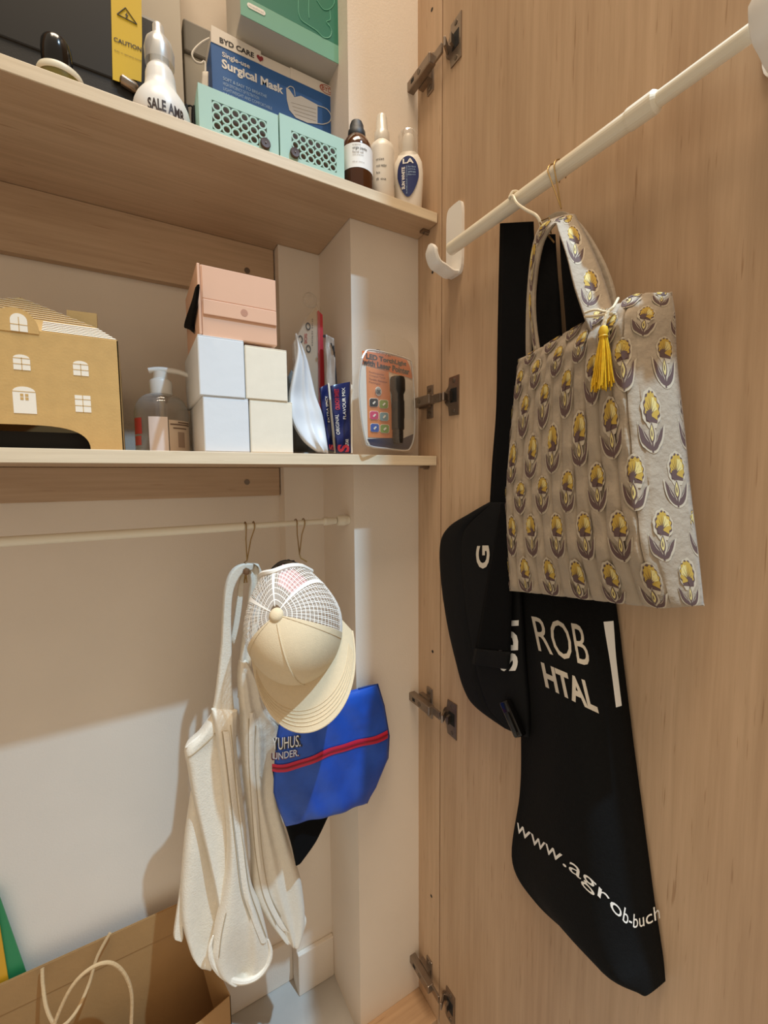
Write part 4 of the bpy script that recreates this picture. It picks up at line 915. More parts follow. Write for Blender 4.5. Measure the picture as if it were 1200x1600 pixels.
def cfold(u, v):
    k = max(0, (v - .62) / .38); return .004 * math.sin(5.5 * u + v) * min(1, 4 * v) - .016 * k * min(1, (1 - v) / .07) * math.sin(math.pi * u) ** 1.5 + .005 * math.exp(-((u - .72) / .09) ** 2)
C_ = strip('front_panel', [((330, 1108), (371, 1110)), ((338, 1160), (369, 1160)), ((346, 1220), (376, 1220)), ((353, 1290), (384, 1290)), ((353, 1345), (391, 1370)), ((345, 1400), (406, 1412)), ((334, 1450), (418, 1460)), ((329, 1485), (423, 1490)), ((339, 1514), (416, 1513)), ((362, 1532), (394, 1531))], TY - .012, .014, cfold, 60, 34)
def trail(name, pts, Y, r, m=M_bind, par=None, n=40): return MB().tube(spline([px3(x, y, Y) for x, y in pts], n), [r * min(1, .25 + .75 * min(i, n - i) / 7) for i in range(n + 1)], 8).build(name, m, par or t, True)
trail('hem', [(333, 1462), (328, 1482), (333, 1505), (350, 1525), (375, 1534), (400, 1527), (417, 1508), (423, 1487), (419, 1468)], TY - .020, .0044)
trail('hem', [(474, 1428), (475, 1442), (468, 1460), (456, 1471), (447, 1466)], TY - .006, .0042)
trail('armhole_binding', [(352, 1112), (336, 1128), (315, 1150), (290, 1168)], TY - .008, .0042)
trail('armhole_binding', [(398, 1050), (404, 1080), (411, 1108), (424, 1122), (437, 1130), (438, 1142), (430, 1146)], TY - .006, .0040)
trail('armhole_binding', [(414, 1100), (409, 1112), (420, 1117), (414, 1126), (424, 1130)], TY - .004, .0028)
def seam(pts, sh, w=4.5, name='seam_tape'):
    mb = MB(); sp = spline([V((x, y, 0)) for x, y in pts], 26); vv = []
    for i, p in enumerate(sp):
        for d_ in (-w, 0, w): vv.append(sh.at(p.x + d_, p.y, .0012 + (.0012 if d_ == 0 else 0)))
    mb.add(vv, [(3 * i + k, 3 * i + k + 1, 3 * i + 4 + k, 3 * i + 3 + k) for i in range(26) for k in (0, 1)]); return mb.build(name, M_bind, t, True)
seam([(352, 1140), (358, 1190), (366, 1260), (374, 1320), (383, 1390), (396, 1430), (412, 1472)], C_)
seam([(393, 1110), (391, 1180), (397, 1260), (403, 1330), (414, 1390), (434, 1435), (446, 1452)], D)
M_stitch = mat('shaded cream thread', 'b9a88c', .9)  # darker thread colour also draws the shade of the seam creases
def stitch(pts, sh): MB().tube([sh.at(p.x, p.y, .0008) for p in spline([V((x, y, 0)) for x, y in pts], 40)], .00075, 5).build('stitch_line', M_stitch, t, True)
stitch([(351, 1124), (338, 1141), (318, 1160), (293, 1180)], B)
stitch([(359, 1130), (364, 1190), (371, 1260), (379, 1320), (389, 1385), (402, 1425), (416, 1465)], C_)
stitch([(346, 1140), (352, 1190), (360, 1260), (367, 1320), (376, 1390), (390, 1432)], C_)
stitch([(398, 1130), (396, 1180), (402, 1260), (408, 1330), (419, 1390), (438, 1430)], D)
stitch([(387, 1120), (387, 1180), (392, 1260), (398, 1330), (409, 1390), (430, 1440)], D)
stitch([(352, 1420), (345, 1455), (341, 1490)], C_)
# --- trucker cap
M_capb = mat('beige cotton twill', 'dcc7a3', .8, noise=.03, nscale=200, bump=.25, bscale=900); M_capm = mat('white mesh thread', 'ece6db', .7)
dv = ray(462, 977).normalized(); CC = px3(462, 977, .608)
ca = (-dv * .93 - RT * .30 + UP * .16).normalized(); cf_ = (-UP + RT * .28); cf_ = (cf_ - ca * cf_.dot(ca)).normalized(); cs = ca.cross(cf_)
CA, CB, CH = .084, .070, .083
def dome(th, ph, k=1.0):
    st = math.sin(th) ** .86 if th > 0 else 0
    f_ = 1 + .04 * max(0, math.cos(ph)) * math.sin(2 * th)
    return CC + (ca * (CH * max(0, math.cos(th)) ** .9) + cf_ * (CA * (1 + .20 * max(0, -math.cos(ph))) * math.cos(ph) * st * f_) + cs * (CB * (1 - .26 * max(0, -math.cos(ph)) ** 1.5) * math.sin(ph) * st)) * k
t = thing('trucker_cap', px3(463, 880, .668), 'beige and white mesh trucker cap hanging crown forward with its brim down', 'cap')
def dpanel(name, p0, p1, m, par, t0=0.02, t1=math.pi / 2, k0=1.0, k1=.985, nt=14, npn=12):
    mb = MB(); vv = []
    for k in (k0, k1):
        for i in range(nt + 1):
            for j in range(npn + 1): vv.append(dome(t0 + (t1 - t0) * i / nt, math.radians(p0 + (p1 - p0) * j / npn), k))
    w_ = npn + 1; o = (nt + 1) * w_; ff = []
    for i in range(nt):
        for j in range(npn):
            ff.append((i * w_ + j, i * w_ + j + 1, (i + 1) * w_ + j + 1, (i + 1) * w_ + j)); ff.append(tuple(o + q for q in (i * w_ + j, (i + 1) * w_ + j, (i + 1) * w_ + j + 1, i * w_ + j + 1)))
    for i in range(nt): ff += [(i * w_, (i + 1) * w_, o + (i + 1) * w_, o + i * w_), (i * w_ + npn, o + i * w_ + npn, o + (i + 1) * w_ + npn, (i + 1) * w_ + npn)]
    for j in range(npn): ff += [(j, o + j, o + j + 1, j + 1), (nt * w_ + j, nt * w_ + j + 1, o + nt * w_ + j + 1, o + nt * w_ + j)]
    mb.add(vv, ff); return mb.build(name, m, par, True)
dpanel('front_panel', -66, -.5, M_capb, t); dpanel('front_panel', .5, 66, M_capb, t)
def line(p_, th0, th1, n=16, k=1.004): return [dome(th0 + (th1 - th0) * i / n, math.radians(p_), k) for i in range(n + 1)]
MB().tube(line(0, .1, 1.56), .0011, 6).build('centre_seam', M_capb, t, True)
for p_ in (-67, 67):
    dpanel('seam_tape', p_ - 3, p_ + 3, M_capb, t, .08, 1.55, 1.008, 1.0, 14, 2)
for p_ in (-122, 122): dpanel('seam_tape', p_ - 2.4, p_ + 2.4, M_capm, t, .08, 1.55, 1.006, .998, 14, 2)
dpanel('seam_tape', 176, 184, M_capm, t, .08, .62, 1.006, .998, 10, 2)
HOLE = .92
def mesh_panel(p0, p1, hole=None):
    mb = MB(); st = 2.0; p = p0 + 1
    while p < p1:
        t1 = 1.56
        if hole and abs(p - 180) < 40: t1 = 1.56 - HOLE * math.sqrt(max(0, 1 - ((p - 180) / 40) ** 2))
        n = 12; vv = []
        for i in range(n + 1):
            th = .10 + (t1 - .10) * i / n; wd = .36 + .22 * math.sin(th * 5 + p)
            vv += [dome(th, math.radians(p - wd)), dome(th, math.radians(p + wd))]
        mb.add(vv, [(2 * i, 2 * i + 1, 2 * i + 3, 2 * i + 2) for i in range(n)]); p += st
    th = .16
    while th < 1.55:
        n = 14; vv = []
        for i in range(n + 1):
            pp = p0 + (p1 - p0) * i / n
            ok = not (hole and abs(pp - 180) < 40 and th > 1.56 - HOLE * math.sqrt(max(0, 1 - ((pp - 180) / 40) ** 2)))
            vv += [dome(th - .006, math.radians(pp)), dome(th + .006, math.radians(pp)), ok]
        q = [(vv[3 * i], vv[3 * i + 1], vv[3 * i + 2]) for i in range(n + 1)]
        for i in range(n):
            if q[i][2] and q[i + 1][2]: mb.add([q[i][0], q[i][1], q[i + 1][1], q[i + 1][0]], [(0, 1, 2, 3)])
        th += .085
    o = mb.build('mesh_panel', M_capm, t); o['kind'] = 'stuff'
mesh_panel(-121, -69); mesh_panel(69, 121); mesh_panel(123, 177, True); mesh_panel(183, 237, True)
arc = []
for i in range(25):
    p = 140 + 80 * i / 24; arc.append(dome(1.56 - HOLE * math.sqrt(max(0, 1 - ((p - 180) / 40) ** 2)), math.radians(p), 1.006))
MB().tube(arc, .0042, 8).build('opening_binding', M_capm, t, True)
for a0, a1 in ((66, 146), (214, 294)):
    dpanel('sweatband', a0, a1, M_capm, t, 1.46, 1.57, 1.0, .97, 2, 14)
dpanel('snap_strap', 140, 220, M_gblk, t, 1.40, 1.57, .995, .975, 3, 16)
for k in range(5):
    q = dome(1.48, math.radians(164 + 8 * k), .998); MB().lathe(q - (q - CC).normalized() * .001, [(.0022, 0), (.0022, .002)], 10, (q - CC)).build('snap_stud', M_gblk, t)
dpanel('inner_label', 122, 168, mat('pink woven label', 'd79a97', .6), t, .40, .95, .965, .960, 8, 8)
MB().lathe(dome(0, 0) - ca * .004, [(.0095, 0), (.0098, .003), (.0085, .006), (.005, .0078), (.001, .0084)], 24, ca).build('top_button', M_capb, t, True)
BL = .060
def brimp(ph, q, o=0):
    r = math.radians(ph); rim = V((CA * math.cos(r) * .98, CB * math.sin(r) * .98, 0)); out = V(((CA + BL) * abs(math.cos(r)) ** .75, (CB + .008) * math.sin(r) / math.sin(math.radians(86)), 0))
    p = rim.lerp(out, q); drop = -.012 * math.sin(r) ** 2 * (.3 + q) - .006 * q + .004
    return CC + cf_ * p.x + cs * p.y + ca * (drop + o)
mb = MB(); vv = []; nb_, nq = 36, 8
for o in (0, -.0026):
    for i in range(nb_ + 1):
        for k in range(nq + 1): vv.append(brimp(-84 + 168 * i / nb_, k / nq, o))
w_ = nq + 1; oo = (nb_ + 1) * w_; ff = []
for i in range(nb_):
    for k in range(nq): ff += [(i * w_ + k, i * w_ + k + 1, (i + 1) * w_ + k + 1, (i + 1) * w_ + k), tuple(oo + z for z in (i * w_ + k, (i + 1) * w_ + k, (i + 1) * w_ + k + 1, i * w_ + k + 1))]
    ff += [(i * w_ + nq, oo + i * w_ + nq, oo + (i + 1) * w_ + nq, (i + 1) * w_ + nq), (i * w_, (i + 1) * w_, oo + (i + 1) * w_, oo + i * w_)]
for i in (0, nb_): ff += [(i * w_ + k, i * w_ + k + 1, oo + i * w_ + k + 1, oo + i * w_ + k) for k in range(nq)]
brim = mb.add(vv, ff).build('brim', M_capb, t, True)
for q in (.56, .64, .72, .80, .88):
    MB().tube([brimp(-72 + 144 * i / 40, q, .0002) for i in range(41)], .0007, 4).build('stitch_row', M_capb, brim, True)
MB().tube([brimp(-84 + 168 * i / 40, 1.0, -.0013) for i in range(41)], .0016, 6).build('brim_edge', M_capb, brim, True)
# --- blue zip pouch
M_blue = mat('royal blue nylon', '1a4fb4', .42, noise=.22, nscale=22, bump=.6, bscale=45)
M_red = mat('red zip tape', 'c81f3f', .55)
t = thing('zip_pouch', px3(520, 1180, .628), 'royal blue zip pouch with a red zip hanging behind the trucker cap', 'pouch')
PYb = .634
Bp = Sheet([(px3(a[0], a[1], PYb), px3(b[0], b[1], PYb)) for a, b in [((440, 1110), (590, 1069)), ((432, 1150), (601, 1105)), ((428, 1200), (608, 1150)), ((427, 1238), (606, 1184)), ((434, 1262), (588, 1230)), ((446, 1291), (573, 1255))]], (0, -1, 0), .012, .008, lambda u, v: .0022 * math.sin(9 * u + 3 * v) * math.sin(6 * v + 2) + .001 * math.sin(23 * u - 14 * v), k=.3, smooth_rows=False, nv=50)
Bp.build('pouch_body', M_blue, t, 50)
def ribbon(name, pts, half, sh, m, par, off=.0012, n=40):
    sp = spline([V((x, y, 0)) for x, y in pts], n); vv = []
    for i, p in enumerate(sp):
        for k in (-1, 0, 1): vv.append(sh.at(p.x, p.y + half * k, off + (.0006 if k == 0 else 0)))
    return MB().add(vv, [(3 * i + k, 3 * i + k + 1, 3 * i + 4 + k, 3 * i + 3 + k) for i in range(n) for k in (0, 1)]).build(name, m, par, True)
zl = [(427, 1204), (448, 1200), (475, 1189), (510, 1173), (545, 1163), (580, 1156), (607, 1148)]
tape = ribbon('zip_tape', zl, 6, Bp, M_red, t)
ribbon('zip_coil', zl, 1.3, Bp, mat('dark red zip coil', '7d1229', .5), tape, .0024)
def pl(dx, dy, y0, h, w): return lambda u, v: Bp.at(428 + w * u + dx, y0 - .29 * w * u - h * v + dy, .0010 + (.0005 if dx == 0 else 0))
text('lettering', 'YUHUS.', M_inkdark, t, pl(1.2, 1.4, 1176, 20, 42), bold=.03, sub=1)
text('lettering', 'YUHUS.', M_wprint, t, pl(0, 0, 1176, 19, 40), bold=.0, sub=1)
text('lettering', 'UNDER.', mat('dark crimson print', '5a1a35', .5), t, pl(-2, 1.2, 1192, 12, 42), bold=.03, sub=1)
text('lettering', 'UNDER.', mat('pale blue print', 'd5ddf0', .5), t, pl(-3 + 3, 0, 1191, 11, 38), bold=.01, sub=1)
MB().tube([px3(560, 1076, PYb), px3(575, 1072, PYb), px3(590, 1069, PYb), px3(600, 1103, PYb), px3(608, 1150, PYb), px3(606, 1184, PYb), px3(573, 1255, PYb)], .0014, 6).build('edge_piping', mat('navy piping', '14306f', .6), t, True)
t = thing('black_pouch', px3(470, 1300, .648), 'black cloth pouch whose pointed corner shows below the blue zip pouch', 'pouch')
Sheet([(px3(a[0], a[1], .648), px3(b[0], b[1], .648)) for a, b in [((425, 1200), (530, 1200)), ((435, 1260), (522, 1262)), ((446, 1290), (512, 1278)), ((455, 1320), (495, 1312)), ((462, 1352), (466, 1350))]], (0, -1, 0), .005, .004, nv=30).build('pouch_body', M_blk, t, 16)

# ================================================================== BOTTOM LEFT: PAPER BAG
M_paper = mat('brown kraft paper', 'a8804f', .75, noise=.06, nscale=25, bump=.15, bscale=160)
RZb = -.757; BB = .803
BF = .712; pr_ = onY(360, 1555, BF); BXr = pr_.x; FZ = pr_.z; p2_ = onY(312, 1597, BF);   # the front of the bag has slumped lower than its back
xbk = px3(288, 1398, BB).x
BXl = BXr - .36; zb = ZF + .0006
t = thing('paper_bag', ((BXl + BXr) / 2, (BB + BF) / 2, zb), 'open brown kraft paper bag with twisted paper handles on the floor', 'bag')
th = .0012
MB().prism([(BXl, BB, zb), (BXr, BB, zb), (xbk, BB, RZb), (BXl, BB, RZb)], (0, -th, 0)).build('back_panel', M_paper, t)
MB().prism([(BXl, BF, zb), (BXr, BF, zb), (BXr, BF, FZ), tuple(p2_), (BXl, BF, p2_.z - .012)], (0, th, 0)).build('front_panel', M_paper, t)
MB().prism([(BXr, BF, zb), (BXr, BB, zb), (xbk, BB, RZb), (BXr, BF, FZ)], (-th, 0, 0)).build('side_gusset', M_paper, t)
MB().prism([(BXl, BF, zb), (BXl, BB, zb), (BXl, BB, RZb), (BXl, BF, p2_.z - .012)], (th, 0, 0)).build('side_gusset', M_paper, t)
MB().box((BXl, BF, zb), (BXr, BB, zb + .001)).build('bag_base', M_paper, t)
MB().prism([(BXl + .004, BB - th, RZb - .05), (xbk - .012, BB - th, RZb - .05), (xbk - .003, BB - th, RZb - .001), (BXl + .004, BB - th, RZb - .001)], (0, -.0012, 0)).build('rim_band', M_paper, t)
M_rope = mat('twisted paper rope', 'c8a87c', .8, bump=.5, bscale=250)
hb = BB - .008
def rope(pts, name='handle'): return MB().tube(spline([onY(x, y, Y) for x, y, Y in pts], 60), .0026, 8).build(name, M_rope, t, True)
rope([(66, 1513, hb - .002), (67, 1540, hb - .012), (74, 1580, hb - .03), (92, 1605, hb - .04), (118, 1582, hb - .03), (138, 1540, hb - .015), (152, 1495, hb - .006), (172, 1458, hb - .002)])
fb = BF + .02
rope([(70, 1660, BF + .01), (84, 1603, fb), (110, 1545, fb), (140, 1514, fb), (170, 1504, fb), (192, 1518, fb), (205, 1550, fb), (205, 1600, fb), (200, 1670, BF + .01)])
# green and yellow folders standing in the bag
def folder(name, pts, Y, m, m2, label):
    c = onY(*pts[-1], Y); t = thing(name, c, label, 'folder')
    P_ = [onY(x, y, Y) for x, y in pts]; lo = [V((p.x, Y, zb)) for p in (P_[-1], P_[0])]
    MB().prism(P_ , (0, .0020, 0)).build('cover', m, t)
    MB().prism([p + V((0, -.0004, 0)) for p in P_], (0, .0003, 0)).build('front_sheet', m2, t)
folder('green_folder', [(-60, 1390), (-2, 1398), (42, 1523), (70, 1600), (85, 1640), (-50, 1640)], .8125, mat('green card', '2f8a55', .5), mat('green card front', '2c8450', .5), 'green card folder standing between the paper bag and the wall')
folder('yellow_folder', [(-60, 1410), (-4, 1425), (14, 1537), (22, 1600), (30, 1650), (-50, 1650)], .8085, mat('yellow card', 'd9a326', .5), mat('yellow card front', 'd49d20', .5), 'yellow card folder in front of the green folder behind the paper bag')

# ================================================================== HANGING ON THE DOOR
def dx3(x, y, X): return onX(x, y, X)
NX = V((-1, 0, 0))
def dsheet(rows, X, th, back, fold=None, nv=40, k=.18, sm=True, bulge=None, XR=None):
    gx = lambda p, d: dx3(p[0], p[1], p[2] if len(p) > 2 else d)
    return Sheet([(gx(a, X), gx(b, XR or X)) for a, b in rows], NX, th, back, fold, k, sm, nv, bulge)
def ridge(amp, at, vfun, lin_=0): return lambda u, v: amp * vfun(v) * (lin_ * (u / at) + (1 - lin_) * math.sin(math.pi / 2 * u / at) ** 1.6 if u < at else max(0, 1 - ((u - at) / (1 - at)) ** 2))
def sstep(a, b, x): x = min(max((x - a) / (b - a), 0), 1); return x * x * (3 - 2 * x)
M_bagk = mat('black nonwoven cloth', '101010', .9, spec=.15, noise=.15, nscale=250, bump=.3, bscale=500); M_sling = mat('black nylon', '0c0c0d', .75, spec=.2, noise=.1, nscale=80, bump=.2, bscale=600)
# --- black shopping bag
t = thing('black_bag', dx3(900, 1200, .441), 'long black cloth shopping bag with white lettering hanging on the door behind the floral tote', 'bag')
Kb = dsheet([((800, 620), (905, 590)), ((798, 800), (935, 780)), ((800, 925), (962, 940)), ((811, 1040), (975, 1040)), ((814, 1165), (990, 1160)), ((812, 1240), (1002, 1250)), ((800, 1345), (1022, 1400)), ((838, 1412), (1032, 1465)), ((910, 1475), (1037, 1500)), ((990, 1535), (1040, 1533))], .4425, .002, .002, lambda u, v: .0012 * math.sin(8 * v + 5 * u), 70, bulge=ridge(.046, .80, lambda v: sstep(.16, .34, v) * (.55 + .45 * sstep(0, .12, 1 - v))), XR=.446)
Kb.build('bag_body', M_bagk, t, 40)
for rows in ([((849, 366), (868, 366)), ((842, 420), (871, 420)), ((836, 480), (876, 480)), ((830, 560), (880, 560)), ((826, 640), (880, 640))], [((874, 366), (884, 366)), ((877, 420), (895, 420)), ((882, 480), (908, 470)), ((886, 540), (922, 530)), ((890, 640), (930, 640))]):
    dsheet(rows, .4305, .0012, .0012, None, 20).build('handle', M_bagk, t, 6)
def bagtext(s, bl, br, tr, tl, sh, m, par, bold=0, off=.0009, sub=1):
    def fn(u, v):
        x = (bl[0] + (br[0] - bl[0]) * u) * (1 - v) + (tl[0] + (tr[0] - tl[0]) * u) * v; y = (bl[1] + (br[1] - bl[1]) * u) * (1 - v) + (tl[1] + (tr[1] - tl[1]) * u) * v
        return sh.at(x, y, off)
    return text('lettering', s, m, par, fn, bold=bold, sub=sub)
M_ltr = mat('off white print', 'cfc6b6', .6)
bagtext('ROB', (842, 1017), (925, 1042), (913, 976), (831, 962), Kb, M_ltr, t)
bagtext('HTAL', (853, 1073), (938, 1114), (926, 1066), (845, 1034), Kb, M_ltr, t, .035)
base = spline([V((x, y, 0)) for x, y in ((806, 1300), (838, 1322), (871, 1343), (917, 1381), (964, 1430), (986, 1449), (1006, 1448), (1031, 1436))], 60)
def wfn(u, v):
    k = min(max(u, 0), 1) * 59.999; i = int(k); p = base[i].lerp(base[i + 1], k - i); tg = (base[min(i + 3, 60)] - base[max(i - 2, 0)]).normalized(); return Kb.at(p.x + tg.y * 0 + 26 * (v - .22) * tg.y * .25, p.y - 27 * (v - .22) * 1.05, .0009)
text('lettering', 'www.agrob-buch', M_wprint, t, wfn, sub=1)
def u_at(sh, v, px):                          # u on the right half of a cloth whose front is seen at photo column px
    a, b = .45, 1.0
    for _ in range(30):
        m = (a + b) / 2; p = sh.front(m, v, .0009)
        if 600 + FPX * p.dot(RT) / p.dot(FW) < px: a = m
        else: b = m
    return a
mb = MB(); vv = []
va, vb_ = Kb.inv(925, 972)[1], Kb.inv(945, 1110)[1]
for i in range(13):
    v_ = va + (vb_ - va) * i / 12; ul = u_at(Kb, v_, 943 + 19.5 * i / 12)
    for j in range(9): vv.append(Kb.front(ul + (.985 - ul) * j / 8, v_, .0009))
mb.add(vv, [(9 * i + j, 9 * i + j + 1, 9 * i + 10 + j, 9 * i + 9 + j) for i in range(12) for j in range(8)]).build('white_panel_print', M_wprint, t)
# --- sling bag with its wide strap
t = thing('sling_bag', dx3(750, 950, .433), 'padded black sling bag with a wide strap hanging left of the floral tote', 'bag')
Sl = dsheet([((768, 783), (800, 783)), ((735, 802), (800, 800)), ((702, 823), (802, 822)), ((688, 850), (806, 848)), ((689, 905), (812, 900)), ((699, 975), (818, 975)), ((713, 1035), (822, 1040)), ((725, 1075), (826, 1085)), ((743, 1103), (828, 1118)), ((792, 1138), (828, 1152))], .4325, .009, .003, lambda u, v: -.003 * math.exp(-((u - .36) / .03) ** 2) * min(1, 5 * v, 5 * (1 - v)), 60, .3)
Sl.build('bag_body', M_sling, t, 40)
dsheet([((781, 349), (834, 346)), ((779, 440), (836, 440)), ((777, 540), (834, 540)), ((775, 640), (828, 640)), ((769, 720), (822, 720)), ((765, 790), (812, 790))], .428, .0014, .0014, None, 30).build('webbing_strap', M_blk, t, 6)
st_ = dsheet([((783, 786), (800, 786)), ((771, 850), (800, 850)), ((757, 930), (800, 930)), ((743, 1012), (798, 1018))], .4195, .0015, .0015, None, 24); st_.build('front_strap', M_blk, t, 8)
dsheet([((742, 1013), (798, 1019)), ((739, 1026), (797, 1032)), ((737, 1038), (795, 1046))], .4190, .0022, .002, None, 8).build('strap_end', M_sling, t, 8)
bk = MB(); q = dx3(801, 1122, .419); e1 = V((0, -.62, -.78)).normalized(); e2 = V((0, .78, -.62)).normalized()
bk.obox(q, e1 * .046, e2 * .018, NX * .010, .003); bo = bk.build('buckle', M_gblk, t, True)
MB().obox(q + NX * .006 + e1 * .004, e1 * .026, e2 * .008, NX * .003, .001).build('buckle_tongue', M_gblk, bo)
for k, (s, y0, y1) in enumerate((('S', 1048, 1020), ('D', 1016, 985), ('P', 978, 955))):
    text('lettering', s, M_wprint, t, lambda u, v, y0=y0, y1=y1: Sl.at(809 - 26 * v, y0 + (y1 - y0) * u, .0012), bold=.05, sub=1)
text('lettering', 'G', M_ltr, t, lambda u, v: Sl.at(768 - 21 * v, 888 - 36 * u, .0012), bold=.03, sub=1)
# --- hooks on the door rod
t = thing('wire_hook', dx3(815, 300, DX), 'thick ivory wire hook on the door rod holding the black straps', 'hook')
pts = [dx3(845, 366, .412), dx3(845, 350, .410), dx3(838, 337, .408), dx3(822, 328, .407), dx3(808, 318, .407), dx3(801, 306, .408)] 
yq = dx3(806, 300, DX).y
pts += [V((DX - .0105, yq, DZ + .002)), V((DX - .006, yq - .001, DZ + .0098)), V((DX + .003, yq - .002, DZ + .0108)), V((DX + .010, yq - .003, DZ + .004)), V((DX + .0115, yq - .003, DZ - .003))]
MB().tube(spline(pts, 60), .0017, 8).build('hook_wire', M_ivwire, t, True)
MB().tube([dx3(842, 345, .409), dx3(852, 362, .407), dx3(866, 379, .407)], .0008, 6).build('clip_pin', M_wire, t, True)
MB().tube([dx3(846, 345, .408), dx3(858, 340, .405), dx3(861, 365, .405)], .0007, 6).build('clip_pin', M_wire, t, True)
t = thing('wire_hook', dx3(872, 290, DX), 'thin brass wire hook on the door rod holding the floral tote handles', 'hook')
mb = MB()
for xx, yy in ((858, 268), (868, 254)):
    yq = dx3(xx, yy, DX - .008).y
    arcp = [V((DX + .0105 * math.cos(math.radians(a)), yq, DZ + .0105 * math.sin(math.radians(a)))) for a in range(-30, 200, 23)]
    mb.tube(arcp + [dx3(877, 326, .410)], .0007, 6)
mb.build('hook_wire', M_wire, t, True)
# --- floral quilted tote
M_fl = mat('quilted taupe cotton', 'a4947f', .85, noise=.05, nscale=60, bump=.45, bscale=160, sheen=.1)
t = thing('quilted_tote', dx3(945, 700, .412), 'small quilted tote with yellow flowers and a yellow tassel hanging on the door', 'bag')
NCH = 14
def quilt(u, v):
    u = u * .862 if u < .89 else .767 + (u - .89) / .11 * .233
    f = (u * NCH) % 1; g = 1 - abs(2 * f - 1) ** 4; pk_ = .0010 * math.sin(60 * v + 9 * math.floor(u * NCH)) * math.sin(math.pi * f)
    return -.0034 * (1 - g) + pk_ * min(1, (1 - u) * 6)
Tt = dsheet([((811, 563), (1050, 458)), ((806, 600), (1056, 497)), ((800, 660), (1058, 560)), ((793, 740), (1070, 670)), ((791, 790), (1080, 770)), ((794, 860), (1091, 860)), ((797, 922), (1100, 945))], .4085, .0060, .004, quilt, 90, .12, bulge=ridge(.046, .89, lambda v: .62 + .38 * sstep(0, .2, min(v, 1 - v)), .75), XR=.430)
Tt.build('bag_body', M_fl, t, NCH * 12)
MB().tube([Tt.base(i / 40, 0) for i in range(41)], .0016, 6).build('top_binding', M_fl, t, True)
MB().tube([Tt.base(i / 40, 1) for i in range(41)], .0012, 6).build('bottom_seam', M_fl, t, True)
M_halo = mat('cream print', 'bdaf98', .85); M_plum = mat('plum brown print', '5c4642', .85); M_must = mat('mustard print', 'b8973f', .85); M_pale = mat('pale yellow print', 'd3c07c', .85)
def blob(pts, n=6):
    return pts
def flower_polys():
    """(material index, layer, outline) in a unit cell, x -0.5..0.5, y 0..1"""
    P = []
    def fan(cx, cy, r, a0, a1, lobes, amp, n):
        return [(cx + (r * (1 + amp * math.cos(lobes * math.pi * 2 * i / n))) * math.cos(math.radians(a0 + (a1 - a0) * i / n)), cy + (r * (1 + amp * math.cos(lobes * math.pi * 2 * i / n))) * math.sin(math.radians(a0 + (a1 - a0) * i / n))) for i in range(n + 1)]
    def leaf(x0, y0, x1, y1, w, bend):
        dx, dy = x1 - x0, y1 - y0; L = math.hypot(dx, dy); nx, ny = -dy / L, dx / L; up = []; dn = []
        for i in range(9):
            q = i / 8; ww = w * math.sin(math.pi * q ** .8); b = bend * math.sin(math.pi * q)
            up.append((x0 + dx * q + nx * (b + ww), y0 + dy * q + ny * (b + ww))); dn.append((x0 + dx * q + nx * (b - ww), y0 + dy * q + ny * (b - ww)))
        return up + dn[::-1]
    P.append((0, 0, fan(.03, .70, .325, -60, 250, 8, .04, 30)))
    P.append((0, 0, leaf(.03, -.05, -.41, .49, .105, .05))); P.append((0, 0, leaf(.03, -.05, .45, .49, .098, -.05))); P.append((0, 0, leaf(.03, .05, .02, .55, .13, 0)))
    P.append((1, 1, fan(.05, .70, .278, -45, 225, 9, .06, 45)))
    P.append((2, 2, fan(.06, .71, .250, -38, 200, 9, .07, 45) + [(-.04, .60)]))
    P.append((3, 3, fan(.12, .74, .15, -10, 110, 3, .08, 16) + [(.04, .64)]))
    for a in (20, 50, 80, 110, 140, 165):
        c, s_ = math.cos(math.radians(a)), math.sin(math.radians(a)); P.append((1, 4, [(.03 - s_ * .012, .62 + c * .012), (.03 + s_ * .012, .62 - c * .012), (.05 + c * .21, .67 + s_ * .24)]))
    P.append((1, 4, fan(-.05, .585, .095, 0, 360, 5, .12, 24)))
    P.append((1, 2, leaf(.03, 0, -.36, .45, .085, .05))); P.append((1, 2, leaf(.03, 0, .41, .46, .075, -.05)))
    P.append((0, 3, leaf(-.08, .14, -.27, .38, .008, .03))); P.append((0, 3, leaf(.13, .15, .34, .40, .008, -.03)))
    P.append((1, 2, leaf(.02, .12, .01, .50, .095, 0))); P.append((3, 3, leaf(.02, .17, .01, .46, .06, 0))); P.append((1, 4, leaf(.02, .24, .01, .38, .022, 0)))
    P.append((1, 2, [(.0, -.03), (.06, -.03), (.05, .2), (.0, .2)]))
    return P
FP = flower_polys()
class Print:
    def __init__(s): s.mb = MB()
    def put(s, fn, cx, cy, w, h, rot=0, flip=1):
        for mi, ly, pts in FP:
            bm = bmesh.new(); vs_ = []
            for x, y in pts:
                x *= flip; yy = y - .5; xr_ = x * math.cos(rot) - yy * math.sin(rot); yr = x * math.sin(rot) + yy * math.cos(rot); vs_.append(bm.verts.new((cx + xr_ * w, cy - yr * h, 0)))
            try: f = bm.faces.new(vs_)
            except ValueError: bm.free(); continue
            bmesh.ops.triangulate(bm, faces=[f])
            if len(pts) > 12: bmesh.ops.subdivide_edges(bm, edges=bm.edges[:], cuts=1)
            bm.verts.index_update(); s.mb.cur = mi
            vv = [q.co.copy() for q in bm.verts]; cl = lambda a: min(max(a, .0), 1)
            P_ = [fn(cl(q.x), cl(q.y), .0004 + .00022 * ly) for q in vv]
            keep = [[q.index for q in fc.verts] for fc in bm.faces if all(-.02 < q.co.x < 1.02 and -.02 < q.co.y < 1.02 for q in fc.verts)]
            s.mb.add(P_, keep); bm.free()
PMATS = [M_halo, M_plum, M_must, M_pale]
pr_f = Print(); rows_v = 8
def softfront(u, v, off):
    h = Tt.fold; Tt.fold = None; p = Tt.front(u, v, off + .0004); Tt.fold = h; return p
